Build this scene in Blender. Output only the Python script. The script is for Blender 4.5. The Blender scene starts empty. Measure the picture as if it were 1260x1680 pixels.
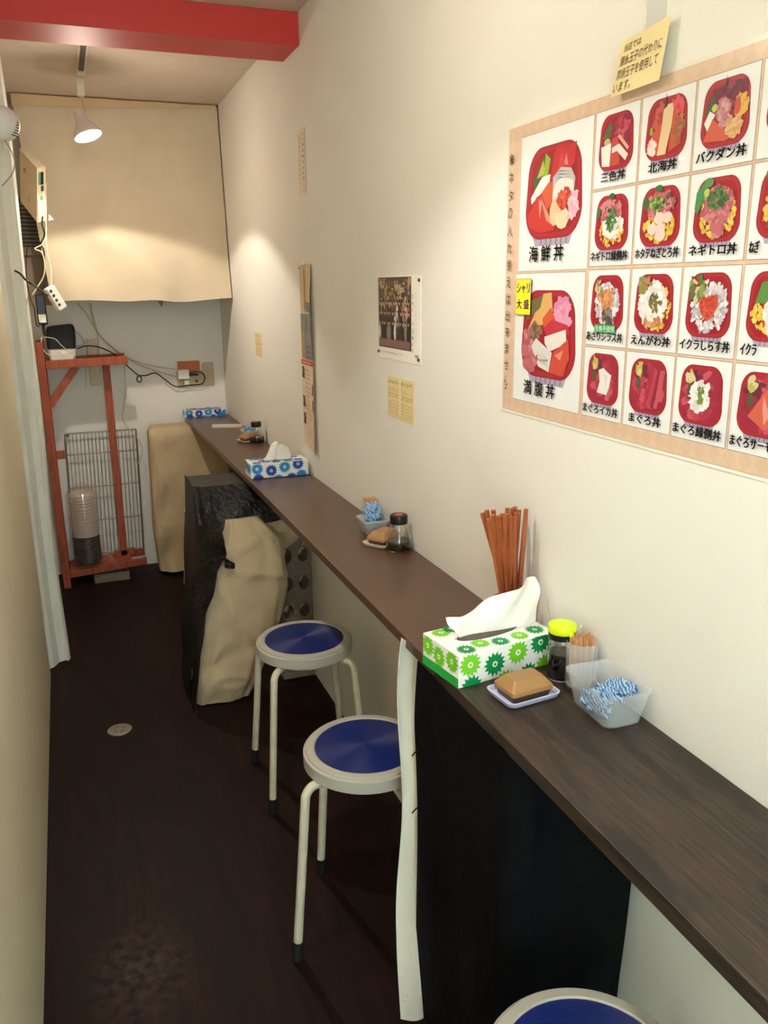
import bpy, bmesh, math, random
import numpy as np
from mathutils import Vector, Matrix
random.seed(7)
C = bpy.data.collections.new('scene'); bpy.context.scene.collection.children.link(C)
SC = bpy.context.scene
PI = math.pi

# ------------------------------------------------------------------ camera
YAW, PITCH, ROLL, FPX, CH = 0.357426512, 0.265501971, -0.0118358968, 1366.29, 1.68
_f = Vector((math.sin(YAW)*math.cos(PITCH), math.cos(YAW)*math.cos(PITCH), -math.sin(PITCH)))
_r = Vector((math.cos(YAW), -math.sin(YAW), 0)); _u = _r.cross(_f)
_r2 = math.cos(ROLL)*_r + math.sin(ROLL)*_u; _u2 = -math.sin(ROLL)*_r + math.cos(ROLL)*_u
cam = bpy.data.cameras.new('camera'); co = bpy.data.objects.new('camera', cam); C.objects.link(co)
m = Matrix((( _r2.x, _u2.x, -_f.x, 0), (_r2.y, _u2.y, -_f.y, 0), (_r2.z, _u2.z, -_f.z, CH), (0, 0, 0, 1)))
co.matrix_world = m
cam.sensor_fit = 'VERTICAL'; cam.sensor_height = 36; cam.lens = FPX/1680*36; cam.clip_start = .02
SC.camera = co

# ------------------------------------------------------------------ light
SC.view_settings.view_transform = 'Standard'; SC.view_settings.look = 'None'
SC.view_settings.gamma = 1; SC.view_settings.use_curve_mapping = False
SC.view_settings.exposure = 1.22
w = bpy.data.worlds.new('world'); SC.world = w; w.use_nodes = True
w.node_tree.nodes['Background'].inputs[0].default_value = (.65, .80, 1, 1)
w.node_tree.nodes['Background'].inputs[1].default_value = 1.0

def area(name, loc, rot, sx, sy, power, col):
    l = bpy.data.lights.new(name, 'AREA'); l.shape = 'RECTANGLE'; l.size = sx; l.size_y = sy
    l.energy = power; l.color = col
    o = bpy.data.objects.new(name, l); C.objects.link(o); o.location = loc; o.rotation_euler = rot
    return o
def spot(name, loc, target, power, col, angle, blend, r=.03):
    l = bpy.data.lights.new(name, 'SPOT'); l.energy = power; l.color = col
    l.spot_size = math.radians(angle); l.spot_blend = blend; l.shadow_soft_size = r
    o = bpy.data.objects.new(name, l); C.objects.link(o); o.location = loc
    o.rotation_euler = (Vector(target)-Vector(loc)).to_track_quat('-Z', 'Y').to_euler()
    return o
WARM = (1, .90, .77)
area('daylight_doorway', (.25, -1.15, 1.25), (PI/2, 0, PI), 1.0, 2.1, 290, (.50, .73, 1))
LAMPS = [(.19, 4.12, 2.33), (.19, 1.75, 2.33), (.19, .45, 2.33)]
spot('spot_back', (.19, 4.12, 2.315), (.22, 4.20, 1.0), 25, WARM, 126, .16)
spot('spot_mid', (.19, 1.62, 2.315), (.30, 1.50, 1.0), 10.5, (1, .94, .90), 126, .45)
spot('spot_near', (.19, .35, 2.315), (.25, .35, 1.0), 7, (.90, .92, 1), 140, .6)

def spill(name, loc, power, col):      # soft light leaving the bulbs outside their main beam
    l = bpy.data.lights.new(name, 'POINT'); l.energy = power; l.color = col; l.shadow_soft_size = .05
    o = bpy.data.objects.new(name, l); C.objects.link(o); o.location = loc
spill('bulb_glow_back', (.19, 4.10, 2.27), 3.0, (1, .86, .70)); spill('bulb_glow_mid', (.19, 1.62, 2.29), 3.8, (1, .90, .76)); spill('bulb_glow_near', (.19, .35, 2.29), 1.6, (1, .95, .88))
# ------------------------------------------------------------------ materials
def lin(c):
    c = [x/255 for x in c]
    return tuple(x/12.92 if x <= .04045 else ((x+.055)/1.055)**2.4 for x in c)
MC = {}
def mat(name, col, rough=.6, var=0, vscale=8, bump=0, bscale=60, metal=0, spec=.5, trans=0, alpha=1, emit=0, coat=0, stretch=None, ior=1.45, sss=0):
    if name in MC: return MC[name]
    M = bpy.data.materials.new(name); M.use_nodes = True; nt = M.node_tree; N = nt.nodes; L = nt.links
    b = N['Principled BSDF']; c = lin(col)
    b.inputs['Base Color'].default_value = (*c, 1); b.inputs['Roughness'].default_value = rough
    b.inputs['Metallic'].default_value = metal; b.inputs['Specular IOR Level'].default_value = spec
    b.inputs['Transmission Weight'].default_value = trans; b.inputs['Alpha'].default_value = alpha
    b.inputs['IOR'].default_value = ior; b.inputs['Coat Weight'].default_value = coat
    if emit:
        b.inputs['Emission Color'].default_value = (*c, 1); b.inputs['Emission Strength'].default_value = emit
    tc = N.new('ShaderNodeTexCoord'); mp = N.new('ShaderNodeMapping')
    L.new(tc.outputs['Object'], mp.inputs[0])
    if stretch: mp.inputs['Scale'].default_value = stretch
    nz = N.new('ShaderNodeTexNoise'); nz.inputs['Scale'].default_value = vscale; nz.inputs['Detail'].default_value = 5
    L.new(mp.outputs[0], nz.inputs[0])
    v = var if var else .04
    mx = N.new('ShaderNodeMix'); mx.data_type = 'RGBA'; mx.blend_type = 'MULTIPLY'; mx.inputs[0].default_value = 1
    rp = N.new('ShaderNodeMapRange'); rp.inputs[1].default_value = .3; rp.inputs[2].default_value = .7
    rp.inputs[3].default_value = 1-v; rp.inputs[4].default_value = 1+v
    L.new(nz.outputs[0], rp.inputs[0]); mx.inputs[6].default_value = (*c, 1); L.new(rp.outputs[0], mx.inputs[7])
    if not trans: L.new(mx.outputs[2], b.inputs['Base Color'])
    if bump:
        n2 = N.new('ShaderNodeTexNoise'); n2.inputs['Scale'].default_value = bscale; n2.inputs['Detail'].default_value = 4
        L.new(mp.outputs[0], n2.inputs[0])
        bp = N.new('ShaderNodeBump'); bp.inputs['Strength'].default_value = bump; bp.inputs['Distance'].default_value = .01
        L.new(n2.outputs[0], bp.inputs['Height']); L.new(bp.outputs[0], b.inputs['Normal'])
    MC[name] = M; return M

def wood_floor():
    M = bpy.data.materials.new('floor_planks'); M.use_nodes = True; nt = M.node_tree; N = nt.nodes; L = nt.links
    b = N['Principled BSDF']; tc = N.new('ShaderNodeTexCoord')
    sp = N.new('ShaderNodeMapping'); sp.inputs['Rotation'].default_value = (0, 0, PI/2); L.new(tc.outputs['Object'], sp.inputs[0])
    br = N.new('ShaderNodeTexBrick'); br.inputs['Scale'].default_value = 1
    br.inputs['Brick Width'].default_value = .9; br.inputs['Row Height'].default_value = .15
    br.inputs['Mortar Size'].default_value = .0012; br.inputs['Mortar Smooth'].default_value = .3
    br.inputs['Color1'].default_value = (*lin((34, 18, 15)), 1); br.inputs['Color2'].default_value = (*lin((27, 15, 13)), 1)
    br.inputs['Mortar'].default_value = (*lin((22, 14, 12)), 1)
    L.new(sp.outputs[0], br.inputs[0])
    mp = N.new('ShaderNodeMapping'); mp.inputs['Scale'].default_value = (16, 1.6, 1); L.new(tc.outputs['Object'], mp.inputs[0])
    nz = N.new('ShaderNodeTexNoise'); nz.inputs['Scale'].default_value = 2; nz.inputs['Detail'].default_value = 8; nz.inputs['Roughness'].default_value = .65
    L.new(mp.outputs[0], nz.inputs[0])
    cr = N.new('ShaderNodeValToRGB'); cr.color_ramp.elements[0].position = .35; cr.color_ramp.elements[0].color = (.45, .4, .38, 1)
    cr.color_ramp.elements[1].position = .72; cr.color_ramp.elements[1].color = (1.5, 1.25, 1.15, 1); L.new(nz.outputs[0], cr.inputs[0])
    mx = N.new('ShaderNodeMix'); mx.data_type = 'RGBA'; mx.blend_type = 'MULTIPLY'; mx.inputs[0].default_value = 1
    L.new(br.outputs[0], mx.inputs[6]); L.new(cr.outputs[0], mx.inputs[7])
    # dull worn patch on the boards, its light reflection painted in as paler grey
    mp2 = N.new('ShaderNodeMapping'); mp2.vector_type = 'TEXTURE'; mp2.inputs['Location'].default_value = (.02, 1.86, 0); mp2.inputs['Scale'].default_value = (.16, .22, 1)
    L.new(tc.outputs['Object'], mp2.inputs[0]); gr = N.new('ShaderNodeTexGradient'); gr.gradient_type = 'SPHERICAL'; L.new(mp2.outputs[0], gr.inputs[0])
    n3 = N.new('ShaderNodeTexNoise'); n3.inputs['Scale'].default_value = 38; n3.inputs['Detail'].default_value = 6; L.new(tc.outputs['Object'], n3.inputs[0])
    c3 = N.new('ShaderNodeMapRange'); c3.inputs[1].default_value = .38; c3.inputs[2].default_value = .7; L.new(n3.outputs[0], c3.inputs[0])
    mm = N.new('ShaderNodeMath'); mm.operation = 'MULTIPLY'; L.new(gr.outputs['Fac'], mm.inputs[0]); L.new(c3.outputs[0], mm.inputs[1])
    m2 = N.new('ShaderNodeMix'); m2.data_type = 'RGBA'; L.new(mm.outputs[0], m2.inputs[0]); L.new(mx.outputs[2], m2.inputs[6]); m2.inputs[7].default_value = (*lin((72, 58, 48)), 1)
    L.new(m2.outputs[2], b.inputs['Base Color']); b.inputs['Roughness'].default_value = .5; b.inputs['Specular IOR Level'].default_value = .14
    bp = N.new('ShaderNodeBump'); bp.inputs['Strength'].default_value = .25; bp.inputs['Distance'].default_value = .003
    L.new(nz.outputs[0], bp.inputs['Height']); L.new(bp.outputs[0], b.inputs['Normal'])
    return M
def counter_wood(name, c1, c2, contrast, rough, stains, spec=.5):
    M = bpy.data.materials.new(name); M.use_nodes = True; nt = M.node_tree; N = nt.nodes; L = nt.links
    b = N['Principled BSDF']; tc = N.new('ShaderNodeTexCoord')
    mp = N.new('ShaderNodeMapping'); mp.inputs['Scale'].default_value = (70, 3.2, 70); L.new(tc.outputs['Object'], mp.inputs[0])
    nz = N.new('ShaderNodeTexNoise'); nz.inputs['Scale'].default_value = 2.4; nz.inputs['Detail'].default_value = 10; nz.inputs['Roughness'].default_value = .7
    nz.inputs['Distortion'].default_value = .6
    L.new(mp.outputs[0], nz.inputs[0])
    cr = N.new('ShaderNodeValToRGB'); e = cr.color_ramp.elements
    e[0].position = .5-contrast; e[0].color = (*lin(c1), 1); e[1].position = .5+contrast; e[1].color = (*lin(c2), 1)
    L.new(nz.outputs[0], cr.inputs[0])
    mp2 = N.new('ShaderNodeMapping'); mp2.inputs['Scale'].default_value = (11, 2.6, 8); L.new(tc.outputs['Object'], mp2.inputs[0])
    n2 = N.new('ShaderNodeTexNoise'); n2.inputs['Scale'].default_value = 1.6; n2.inputs['Detail'].default_value = 3; L.new(mp2.outputs[0], n2.inputs[0])
    r2 = N.new('ShaderNodeMapRange'); r2.inputs[1].default_value = .53; r2.inputs[2].default_value = .60; r2.inputs[3].default_value = 1; r2.inputs[4].default_value = 1-stains
    L.new(n2.outputs[0], r2.inputs[0])
    mx = N.new('ShaderNodeMix'); mx.data_type = 'RGBA'; mx.blend_type = 'MULTIPLY'; mx.inputs[0].default_value = 1
    L.new(cr.outputs[0], mx.inputs[6]); L.new(r2.outputs[0], mx.inputs[7]); L.new(mx.outputs[2], b.inputs['Base Color'])
    b.inputs['Roughness'].default_value = rough; b.inputs['Specular IOR Level'].default_value = spec
    bp = N.new('ShaderNodeBump'); bp.inputs['Strength'].default_value = .15; bp.inputs['Distance'].default_value = .002
    L.new(nz.outputs[0], bp.inputs['Height']); L.new(bp.outputs[0], b.inputs['Normal'])
    return M
def vinyl_blue():
    M = bpy.data.materials.new('blue_vinyl'); M.use_nodes = True; nt = M.node_tree; N = nt.nodes; L = nt.links
    b = N['Principled BSDF']; b.inputs['Base Color'].default_value = (*lin((12, 34, 104)), 1); b.inputs['Roughness'].default_value = .38; b.inputs['Specular IOR Level'].default_value = .35
    tc = N.new('ShaderNodeTexCoord'); wv = N.new('ShaderNodeTexWave'); wv.wave_type = 'RINGS'; wv.rings_direction = 'Z'
    wv.inputs['Scale'].default_value = 90; wv.inputs['Distortion'].default_value = 0; L.new(tc.outputs['Object'], wv.inputs[0])
    bp = N.new('ShaderNodeBump'); bp.inputs['Strength'].default_value = .6; bp.inputs['Distance'].default_value = .0012
    L.new(wv.outputs['Fac'], bp.inputs['Height']); L.new(bp.outputs[0], b.inputs['Normal'])
    return M
def check_cloth(name):
    M = bpy.data.materials.new(name); M.use_nodes = True; nt = M.node_tree; N = nt.nodes; L = nt.links
    b = N['Principled BSDF']; b.inputs['Roughness'].default_value = .9; tc = N.new('ShaderNodeTexCoord')
    mp = N.new('ShaderNodeMapping'); mp.inputs['Rotation'].default_value = (.4, .5, .7); L.new(tc.outputs['Object'], mp.inputs[0])
    a = N.new('ShaderNodeTexWave'); a.inputs['Scale'].default_value = 60; a.inputs['Distortion'].default_value = 9; L.new(mp.outputs[0], a.inputs[0])
    cr = N.new('ShaderNodeValToRGB'); cr.color_ramp.elements[0].position = .35; cr.color_ramp.elements[0].color = (*lin((50, 108, 168)), 1)
    cr.color_ramp.elements[1].position = .6; cr.color_ramp.elements[1].color = (*lin((170, 196, 216)), 1); L.new(a.outputs['Fac'], cr.inputs[0])
    L.new(cr.outputs[0], b.inputs['Base Color']); return M
def woven_paper():
    M = bpy.data.materials.new('beige_poster_paper'); M.use_nodes = True; nt = M.node_tree; N = nt.nodes; L = nt.links
    b = N['Principled BSDF']; b.inputs['Roughness'].default_value = .3; tc = N.new('ShaderNodeTexCoord')
    mp = N.new('ShaderNodeMapping'); mp.inputs['Rotation'].default_value = (PI/4, 0, 0); L.new(tc.outputs['Object'], mp.inputs[0])
    ck = N.new('ShaderNodeTexChecker'); ck.inputs['Scale'].default_value = 45
    ck.inputs[1].default_value = (*lin((216, 186, 162)), 1); ck.inputs[2].default_value = (*lin((211, 180, 154)), 1); L.new(mp.outputs[0], ck.inputs[0])
    nz = N.new('ShaderNodeTexNoise'); nz.inputs['Scale'].default_value = 30; L.new(tc.outputs['Object'], nz.inputs[0])
    rp = N.new('ShaderNodeMapRange'); rp.inputs[3].default_value = .92; rp.inputs[4].default_value = 1.08; L.new(nz.outputs[0], rp.inputs[0])
    mx = N.new('ShaderNodeMix'); mx.data_type = 'RGBA'; mx.blend_type = 'MULTIPLY'; mx.inputs[0].default_value = 1
    L.new(ck.outputs[0], mx.inputs[6]); L.new(rp.outputs[0], mx.inputs[7]); L.new(mx.outputs[2], b.inputs['Base Color']); return M

WALLP = mat('painted_wall', (229, 226, 219), .75, var=.015, vscale=3, bump=.12, bscale=220)
LWALL = mat('left_wall_paint', (214, 201, 170), .8, var=.015, vscale=3, bump=.1, bscale=220)
CEIL = mat('ceiling_paint', (206, 190, 174), .85)
BEAM = mat('red_beam_paint', (196, 52, 46), .5, var=.03)
CREAM = mat('cream_canvas', (206, 190, 164), .9, var=.05, vscale=5, bump=.25, bscale=350)
CREAM2 = mat('cream_sheeting', (198, 176, 142), .85, var=.07, vscale=9, bump=.3, bscale=120)
WHITEC = mat('white_curtain_cloth', (226, 224, 212), .9, bump=.15, bscale=300)
BLACKC = mat('black_cloth', (7, 7, 9), .8, var=.2, vscale=30, bump=.4, bscale=25, spec=.12)
BLACKS = mat('black_sheeting', (11, 10, 10), .40, var=.3, vscale=14, bump=.9, bscale=45)
STEEL = mat('cream_steel', (205, 196, 172), .35, var=.06, vscale=40)
RINGM = mat('grey_plastic_ring', (176, 172, 160), .45, var=.03)
BLKP = mat('black_plastic', (18, 18, 20), .35)
BLKR = mat('black_rubber', (15, 14, 14), .8)
WHP = mat('white_plastic', (225, 222, 212), .4)
ORW = mat('orange_stained_wood', (156, 76, 48), .55, var=.25, vscale=3, stretch=(25, 25, 3), bump=.1)
CONC = mat('concrete_block', (128, 116, 102), .95, var=.15, vscale=40, bump=.6, bscale=120)
CHROME = mat('chrome_wire', (120, 112, 102), .3, metal=.9)
GLASS = mat('clear_glass', (250, 252, 250), .03, trans=1, ior=1.45)
CLEARP = mat('clear_plastic', (225, 232, 236), .2, alpha=.24, spec=.7)
BAGP = mat('plastic_bag_film', (225, 205, 195), .22, alpha=.11, spec=.9, bump=.9, bscale=50)
SOY = mat('soy_sauce', (18, 9, 7), .15)
LIME = mat('lime_plastic', (214, 236, 20), .35)
TANP = mat('tan_plastic', (160, 120, 76), .35)
DKBR = mat('dark_brown_plastic', (62, 46, 36), .35)
LAV = mat('lavender_plastic', (196, 198, 226), .4)
OFFW = mat('offwhite_plastic', (222, 212, 196), .4)
TISSUE = mat('tissue_paper', (244, 240, 232), .95, bump=.1, bscale=90)
PICKS = mat('toothpick_wood', (214, 160, 112), .7, var=.15, vscale=200)
CHOP = mat('chopstick_brown', (158, 84, 46), .45, var=.1, vscale=60)
PINK = mat('pink_plastic', (232, 120, 130), .35)
PAPER = mat('white_paper', (240, 237, 228), .6)
YPAPER = mat('yellow_note_paper', (232, 212, 160), .8)
INK = mat('black_ink', (38, 30, 26), .7)
INKG = mat('faded_ink', (120, 100, 84), .8)
METG = mat('brushed_metal', (150, 140, 128), .45, metal=.6)
DGREY = mat('dark_grey_plastic', (60, 54, 50), .6)
TAPE = mat('clear_tape', (235, 238, 240), .12, alpha=.3, spec=.8)
CHECK = check_cloth('blue_check_cloth')
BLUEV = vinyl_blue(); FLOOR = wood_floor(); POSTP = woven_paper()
NEARW = counter_wood('dark_plank_wood', (18, 12, 10), (72, 56, 45), .17, .45, .62)
MIDW = counter_wood('brown_laminate', (80, 56, 42), (93, 66, 50), .4, .3, .08)

# ------------------------------------------------------------------ mesh helpers
def tag(o, label, cat, group=None):
    o['label'] = label; o['category'] = cat
    if group: o['group'] = group
    return o
def empty(name, loc, rz=0, label=None, cat=None, group=None):
    o = bpy.data.objects.new(name, None); C.objects.link(o); o.location = loc; o.rotation_euler = (0, 0, rz); o.empty_display_size = .05
    if label: tag(o, label, cat, group)
    return o
class MB:
    def __init__(s): s.v = []; s.f = []; s.m = []; s.mats = []
    def mi(s, m):
        if m not in s.mats: s.mats.append(m)
        return s.mats.index(m)
    def add(s, vs, fs, m):
        k = len(s.v); s.v += [tuple(v) for v in vs]; i = s.mi(m)
        for f in fs: s.f.append(tuple(a+k for a in f)); s.m.append(i)
    def box(s, x0, x1, y0, y1, z0, z1, m):
        vs = [(x, y, z) for x in (x0, x1) for y in (y0, y1) for z in (z0, z1)]
        s.add(vs, [(0, 1, 3, 2), (4, 6, 7, 5), (0, 4, 5, 1), (2, 3, 7, 6), (0, 2, 6, 4), (1, 5, 7, 3)], m)
    def bar(s, a, b, w, h, m, up=(0, 0, 1)):
        a = Vector(a); b = Vector(b); d = (b-a).normalized(); up = Vector(up)
        if abs(d.dot(up)) > .95: up = Vector((0, 1, 0))
        sd = d.cross(up).normalized(); u = sd.cross(d)
        vs = [p + sd*(i*w/2) + u*(j*h/2) for p in (a, b) for i, j in ((-1, -1), (1, -1), (1, 1), (-1, 1))]
        s.add(vs, [(0, 1, 2, 3), (7, 6, 5, 4), (0, 4, 5, 1), (1, 5, 6, 2), (2, 6, 7, 3), (3, 7, 4, 0)], m)
    def tube(s, pts, r, m, n=10, smooth=True, steps=6):
        P = [Vector(p) for p in pts]
        if smooth and len(P) > 2:
            Q = []
            for i in range(len(P)-1):
                p0 = P[max(i-1, 0)]; p1 = P[i]; p2 = P[i+1]; p3 = P[min(i+2, len(P)-1)]
                for k in range(steps):
                    t = k/steps
                    Q.append(.5*((2*p1)+(-p0+p2)*t+(2*p0-5*p1+4*p2-p3)*t*t+(-p0+3*p1-3*p2+p3)*t**3))
            Q.append(P[-1]); P = Q
        rr = r if isinstance(r, (list, tuple)) else None
        vs = []; prev = None
        for i, p in enumerate(P):
            d = (P[min(i+1, len(P)-1)]-P[max(i-1, 0)]).normalized()
            if prev is None:
                a = Vector((0, 0, 1)) if abs(d.z) < .9 else Vector((1, 0, 0)); nrm = d.cross(a).normalized()
            else: nrm = (prev - d*prev.dot(d)).normalized()
            prev = nrm; bn = d.cross(nrm)
            R_ = (rr[0] + (rr[1]-rr[0])*i/(len(P)-1)) if rr else r
            for k in range(n):
                a = 2*PI*k/n; vs.append(p + (nrm*math.cos(a)+bn*math.sin(a))*R_)
        fs = [(i*n+k, i*n+(k+1) % n, (i+1)*n+(k+1) % n, (i+1)*n+k) for i in range(len(P)-1) for k in range(n)]
        fs += [tuple(range(n))[::-1], tuple((len(P)-1)*n+k for k in range(n))]
        s.add(vs, fs, m)
    def lathe(s, prof, m, c=(0, 0, 0), n=40, ax=None):
        vs = []; c = Vector(c)
        for r, z in prof:
            for k in range(n):
                a = 2*PI*k/n; vs.append(Vector((r*math.cos(a), r*math.sin(a), z)))
        if ax is not None:
            q = Vector((0, 0, 1)).rotation_difference(Vector(ax).normalized()); vs = [q @ v for v in vs]
        vs = [v+c for v in vs]
        fs = [(i*n+k, i*n+(k+1) % n, (i+1)*n+(k+1) % n, (i+1)*n+k) for i in range(len(prof)-1) for k in range(n)]
        if prof[0][0] > 1e-6: fs.append(tuple(range(n))[::-1])
        if prof[-1][0] > 1e-6: fs.append(tuple((len(prof)-1)*n+k for k in range(n)))
        s.add(vs, fs, m)
    def grid(s, fn, nu, nv, m):
        vs = [fn(i/nu, j/nv) for j in range(nv+1) for i in range(nu+1)]
        fs = [(j*(nu+1)+i, j*(nu+1)+i+1, (j+1)*(nu+1)+i+1, (j+1)*(nu+1)+i) for j in range(nv) for i in range(nu)]
        s.add(vs, fs, m)
    def build(s, name, parent=None, smooth=False, solid=0, bevel=0, sub=0, mats=None, weld=False, off=-1, split=50):
        me = bpy.data.meshes.new(name); me.from_pydata(s.v, [], s.f)
        for mm in s.mats: me.materials.append(mm)
        me.polygons.foreach_set('material_index', s.m)
        if weld or smooth:
            bm = bmesh.new(); bm.from_mesh(me)
            if weld: bmesh.ops.remove_doubles(bm, verts=bm.verts, dist=1e-5)
            bmesh.ops.recalc_face_normals(bm, faces=bm.faces); bm.to_mesh(me); bm.free()
        if smooth: me.polygons.foreach_set('use_smooth', [True]*len(me.polygons))
        me.update()
        o = bpy.data.objects.new(name, me); C.objects.link(o)
        if parent: o.parent = parent
        if solid: md = o.modifiers.new('t', 'SOLIDIFY'); md.thickness = solid; md.offset = off
        if bevel: md = o.modifiers.new('b', 'BEVEL'); md.width = bevel; md.segments = 2; md.limit_method = 'ANGLE'
        if sub: md = o.modifiers.new('s', 'SUBSURF'); md.levels = sub; md.render_levels = sub
        if smooth:
            md = o.modifiers.new('e', 'EDGE_SPLIT'); md.split_angle = math.radians(split)
        return o
def bx(name, x0, x1, y0, y1, z0, z1, m, parent=None, bevel=0):
    b = MB(); b.box(x0, x1, y0, y1, z0, z1, m); return b.build(name, parent, bevel=bevel)
def struct(o): o['kind'] = 'structure'; return o
def copytree(o, parent=None):
    c = o.copy(); C.objects.link(c)
    if parent: c.parent = parent
    for ch in list(o.children): copytree(ch, c)
    return c
def at(px, py, Y):            # the point at depth Y seen at a place in the photograph
    d = _f*FPX + _r2*(px-630) - _u2*(py-840); d /= d.y
    return Vector((0, 0, CH)) + d*Y
def atz(px, py, Z):
    d = _f*FPX + _r2*(px-630) - _u2*(py-840)
    return Vector((0, 0, CH)) + d*((Z-CH)/d.z)
def rrect(w_, h_, r, n=6, taper=1.0):    # rounded rectangle outline, centred
    pts = []
    for cx, cy, a0 in ((w_/2-r, h_/2-r, 0), (-w_/2+r, h_/2-r, 90), (-w_/2+r, -h_/2+r, 180), (w_/2-r, -h_/2+r, 270)):
        for k in range(n+1):
            a = math.radians(a0+90*k/n); x = cx+r*math.cos(a); y = cy+r*math.sin(a)
            pts.append((x*(taper if y > 0 else 1), y))
    return pts
def ringstack(mb, rings, m, cap0=True, cap1=True):   # rings: list of lists of 3-D points with one length
    n = len(rings[0]); vs = [p for r in rings for p in r]
    fs = [(i*n+k, i*n+(k+1) % n, (i+1)*n+(k+1) % n, (i+1)*n+k) for i in range(len(rings)-1) for k in range(n)]
    if cap0: fs.append(tuple(range(n))[::-1])
    if cap1: fs.append(tuple((len(rings)-1)*n+k for k in range(n)))
    mb.add(vs, fs, m)

# text: glyph outlines as mesh, fitted into a box
_dg = None
def glyphs(txt, off=0.0):
    cu = bpy.data.curves.new('t', 'FONT'); cu.body = txt; cu.size = 1; cu.resolution_u = 3; cu.offset = off
    o = bpy.data.objects.new('t', cu); C.objects.link(o)
    dg = bpy.context.evaluated_depsgraph_get(); me = bpy.data.meshes.new_from_object(o.evaluated_get(dg))
    V = [tuple(v.co) for v in me.vertices]; F = [tuple(p.vertices) for p in me.polygons]
    bpy.data.objects.remove(o); bpy.data.curves.remove(cu); bpy.data.meshes.remove(me)
    return V, F
def text_in(mb, txt, fn, u0, u1, v0, v1, m, off=.012, shear=0):
    V, F = glyphs(txt)
    if not V: return
    xs = [v[0] for v in V]; ys = [v[1] for v in V]; a, b, c, d = min(xs), max(xs), min(ys), max(ys)
    vs = []
    for x, y, z in V:
        s = (x-a)/(b-a or 1); t = (y-c)/(d-c or 1)
        vs.append(fn(u0+(u1-u0)*s + shear*(t-.5), v0+(v1-v0)*t))
    mb.add(vs, F, m)
    if off > 0:
        for du, dv in ((off*.04, 0), (-off*.04, 0), (0, off*.03)):
            vs = []
            for x, y, z in V:
                p_ = (x-a)/(b-a or 1); t = (y-c)/(d-c or 1); vs.append(fn(u0+(u1-u0)*p_+shear*(t-.5)+du, v0+(v1-v0)*t+dv))
            mb.add(vs, F, m)
def scribble(mb, fn, u0, u1, v0, v1, m, n=5, th=.0012, rows=1):
    for r in range(rows):
        va = v1-(v1-v0)*(r+.15)/rows; vb = v1-(v1-v0)*(r+.85)/rows
        for k in range(n):
            ua = u0+(u1-u0)*(k+random.uniform(.05, .3))/n; ub = u0+(u1-u0)*(k+random.uniform(.6, .95))/n
            for j in range(3):
                a = (random.uniform(ua, ub), random.uniform(va, vb)); b = (random.uniform(ua, ub), random.uniform(va, vb))
                dx, dy = b[0]-a[0], b[1]-a[1]; l = math.hypot(dx, dy) or 1; nx, ny = -dy/l*th/2, dx/l*th/2
                mb.add([fn(a[0]+nx, a[1]+ny), fn(a[0]-nx, a[1]-ny), fn(b[0]-nx, b[1]-ny), fn(b[0]+nx, b[1]+ny)], [(0, 1, 2, 3)], m)

# ================================================================== SETTING
W = .9; H = 2.625; YB = 5.2; LX = -.213
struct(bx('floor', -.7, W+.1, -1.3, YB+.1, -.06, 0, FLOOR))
struct(bx('wall_right', W, W+.1, -1.3, YB+.1, 0, H, WALLP))
struct(bx('wall_back', -.7, W, YB, YB+.1, 0, H, WALLP))
struct(bx('ceiling', -.7, W+.1, -1.3, YB+.1, H, H+.06, CEIL))
struct(bx('wall_left', LX-.4, LX, -1.3, 3.74, 0, H, LWALL, bevel=.006))
struct(bx('wall_left_rear', -.7, -.42, 3.74, YB, 0, H, LWALL))
b = MB(); b.box(-.22, -.13, -1.3, -1.22, 0, H, LWALL); b.box(.75, W, -1.3, -1.22, 0, H, LWALL); b.box(-.13, .75, -1.3, -1.22, 2.25, H, LWALL)
struct(b.build('wall_front'))
struct(bx('trim_1', LX-.3, W-.0005, 3.225, 3.462, 2.517, H-.0005, BEAM, bevel=.002))

# ================================================================== COUNTERS
def counter(name, x0, y0, y1, zt, th, m, label, x1=W-.001):
    b = MB(); b.box(x0, x1, y0, y1, zt-th, zt, m)
    o = b.build(name, bevel=.002); return tag(o, label, 'counter')
T = .93
counter('wall_counter', .637, -.9, 1.425, T, .028, NEARW, 'nearest stretch of the wall counter, dark worn planks with visible grain')
counter('wall_counter', .637, 1.427, 3.215, T, .026, MIDW, 'middle stretch of the wall counter, smooth brown laminate under the soy sauce bottle')
counter('wall_counter', .637, 3.217, 5.13, T-.002, .024, MIDW, 'far stretch of the wall counter running to the back wall', x1=W-.004)

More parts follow.
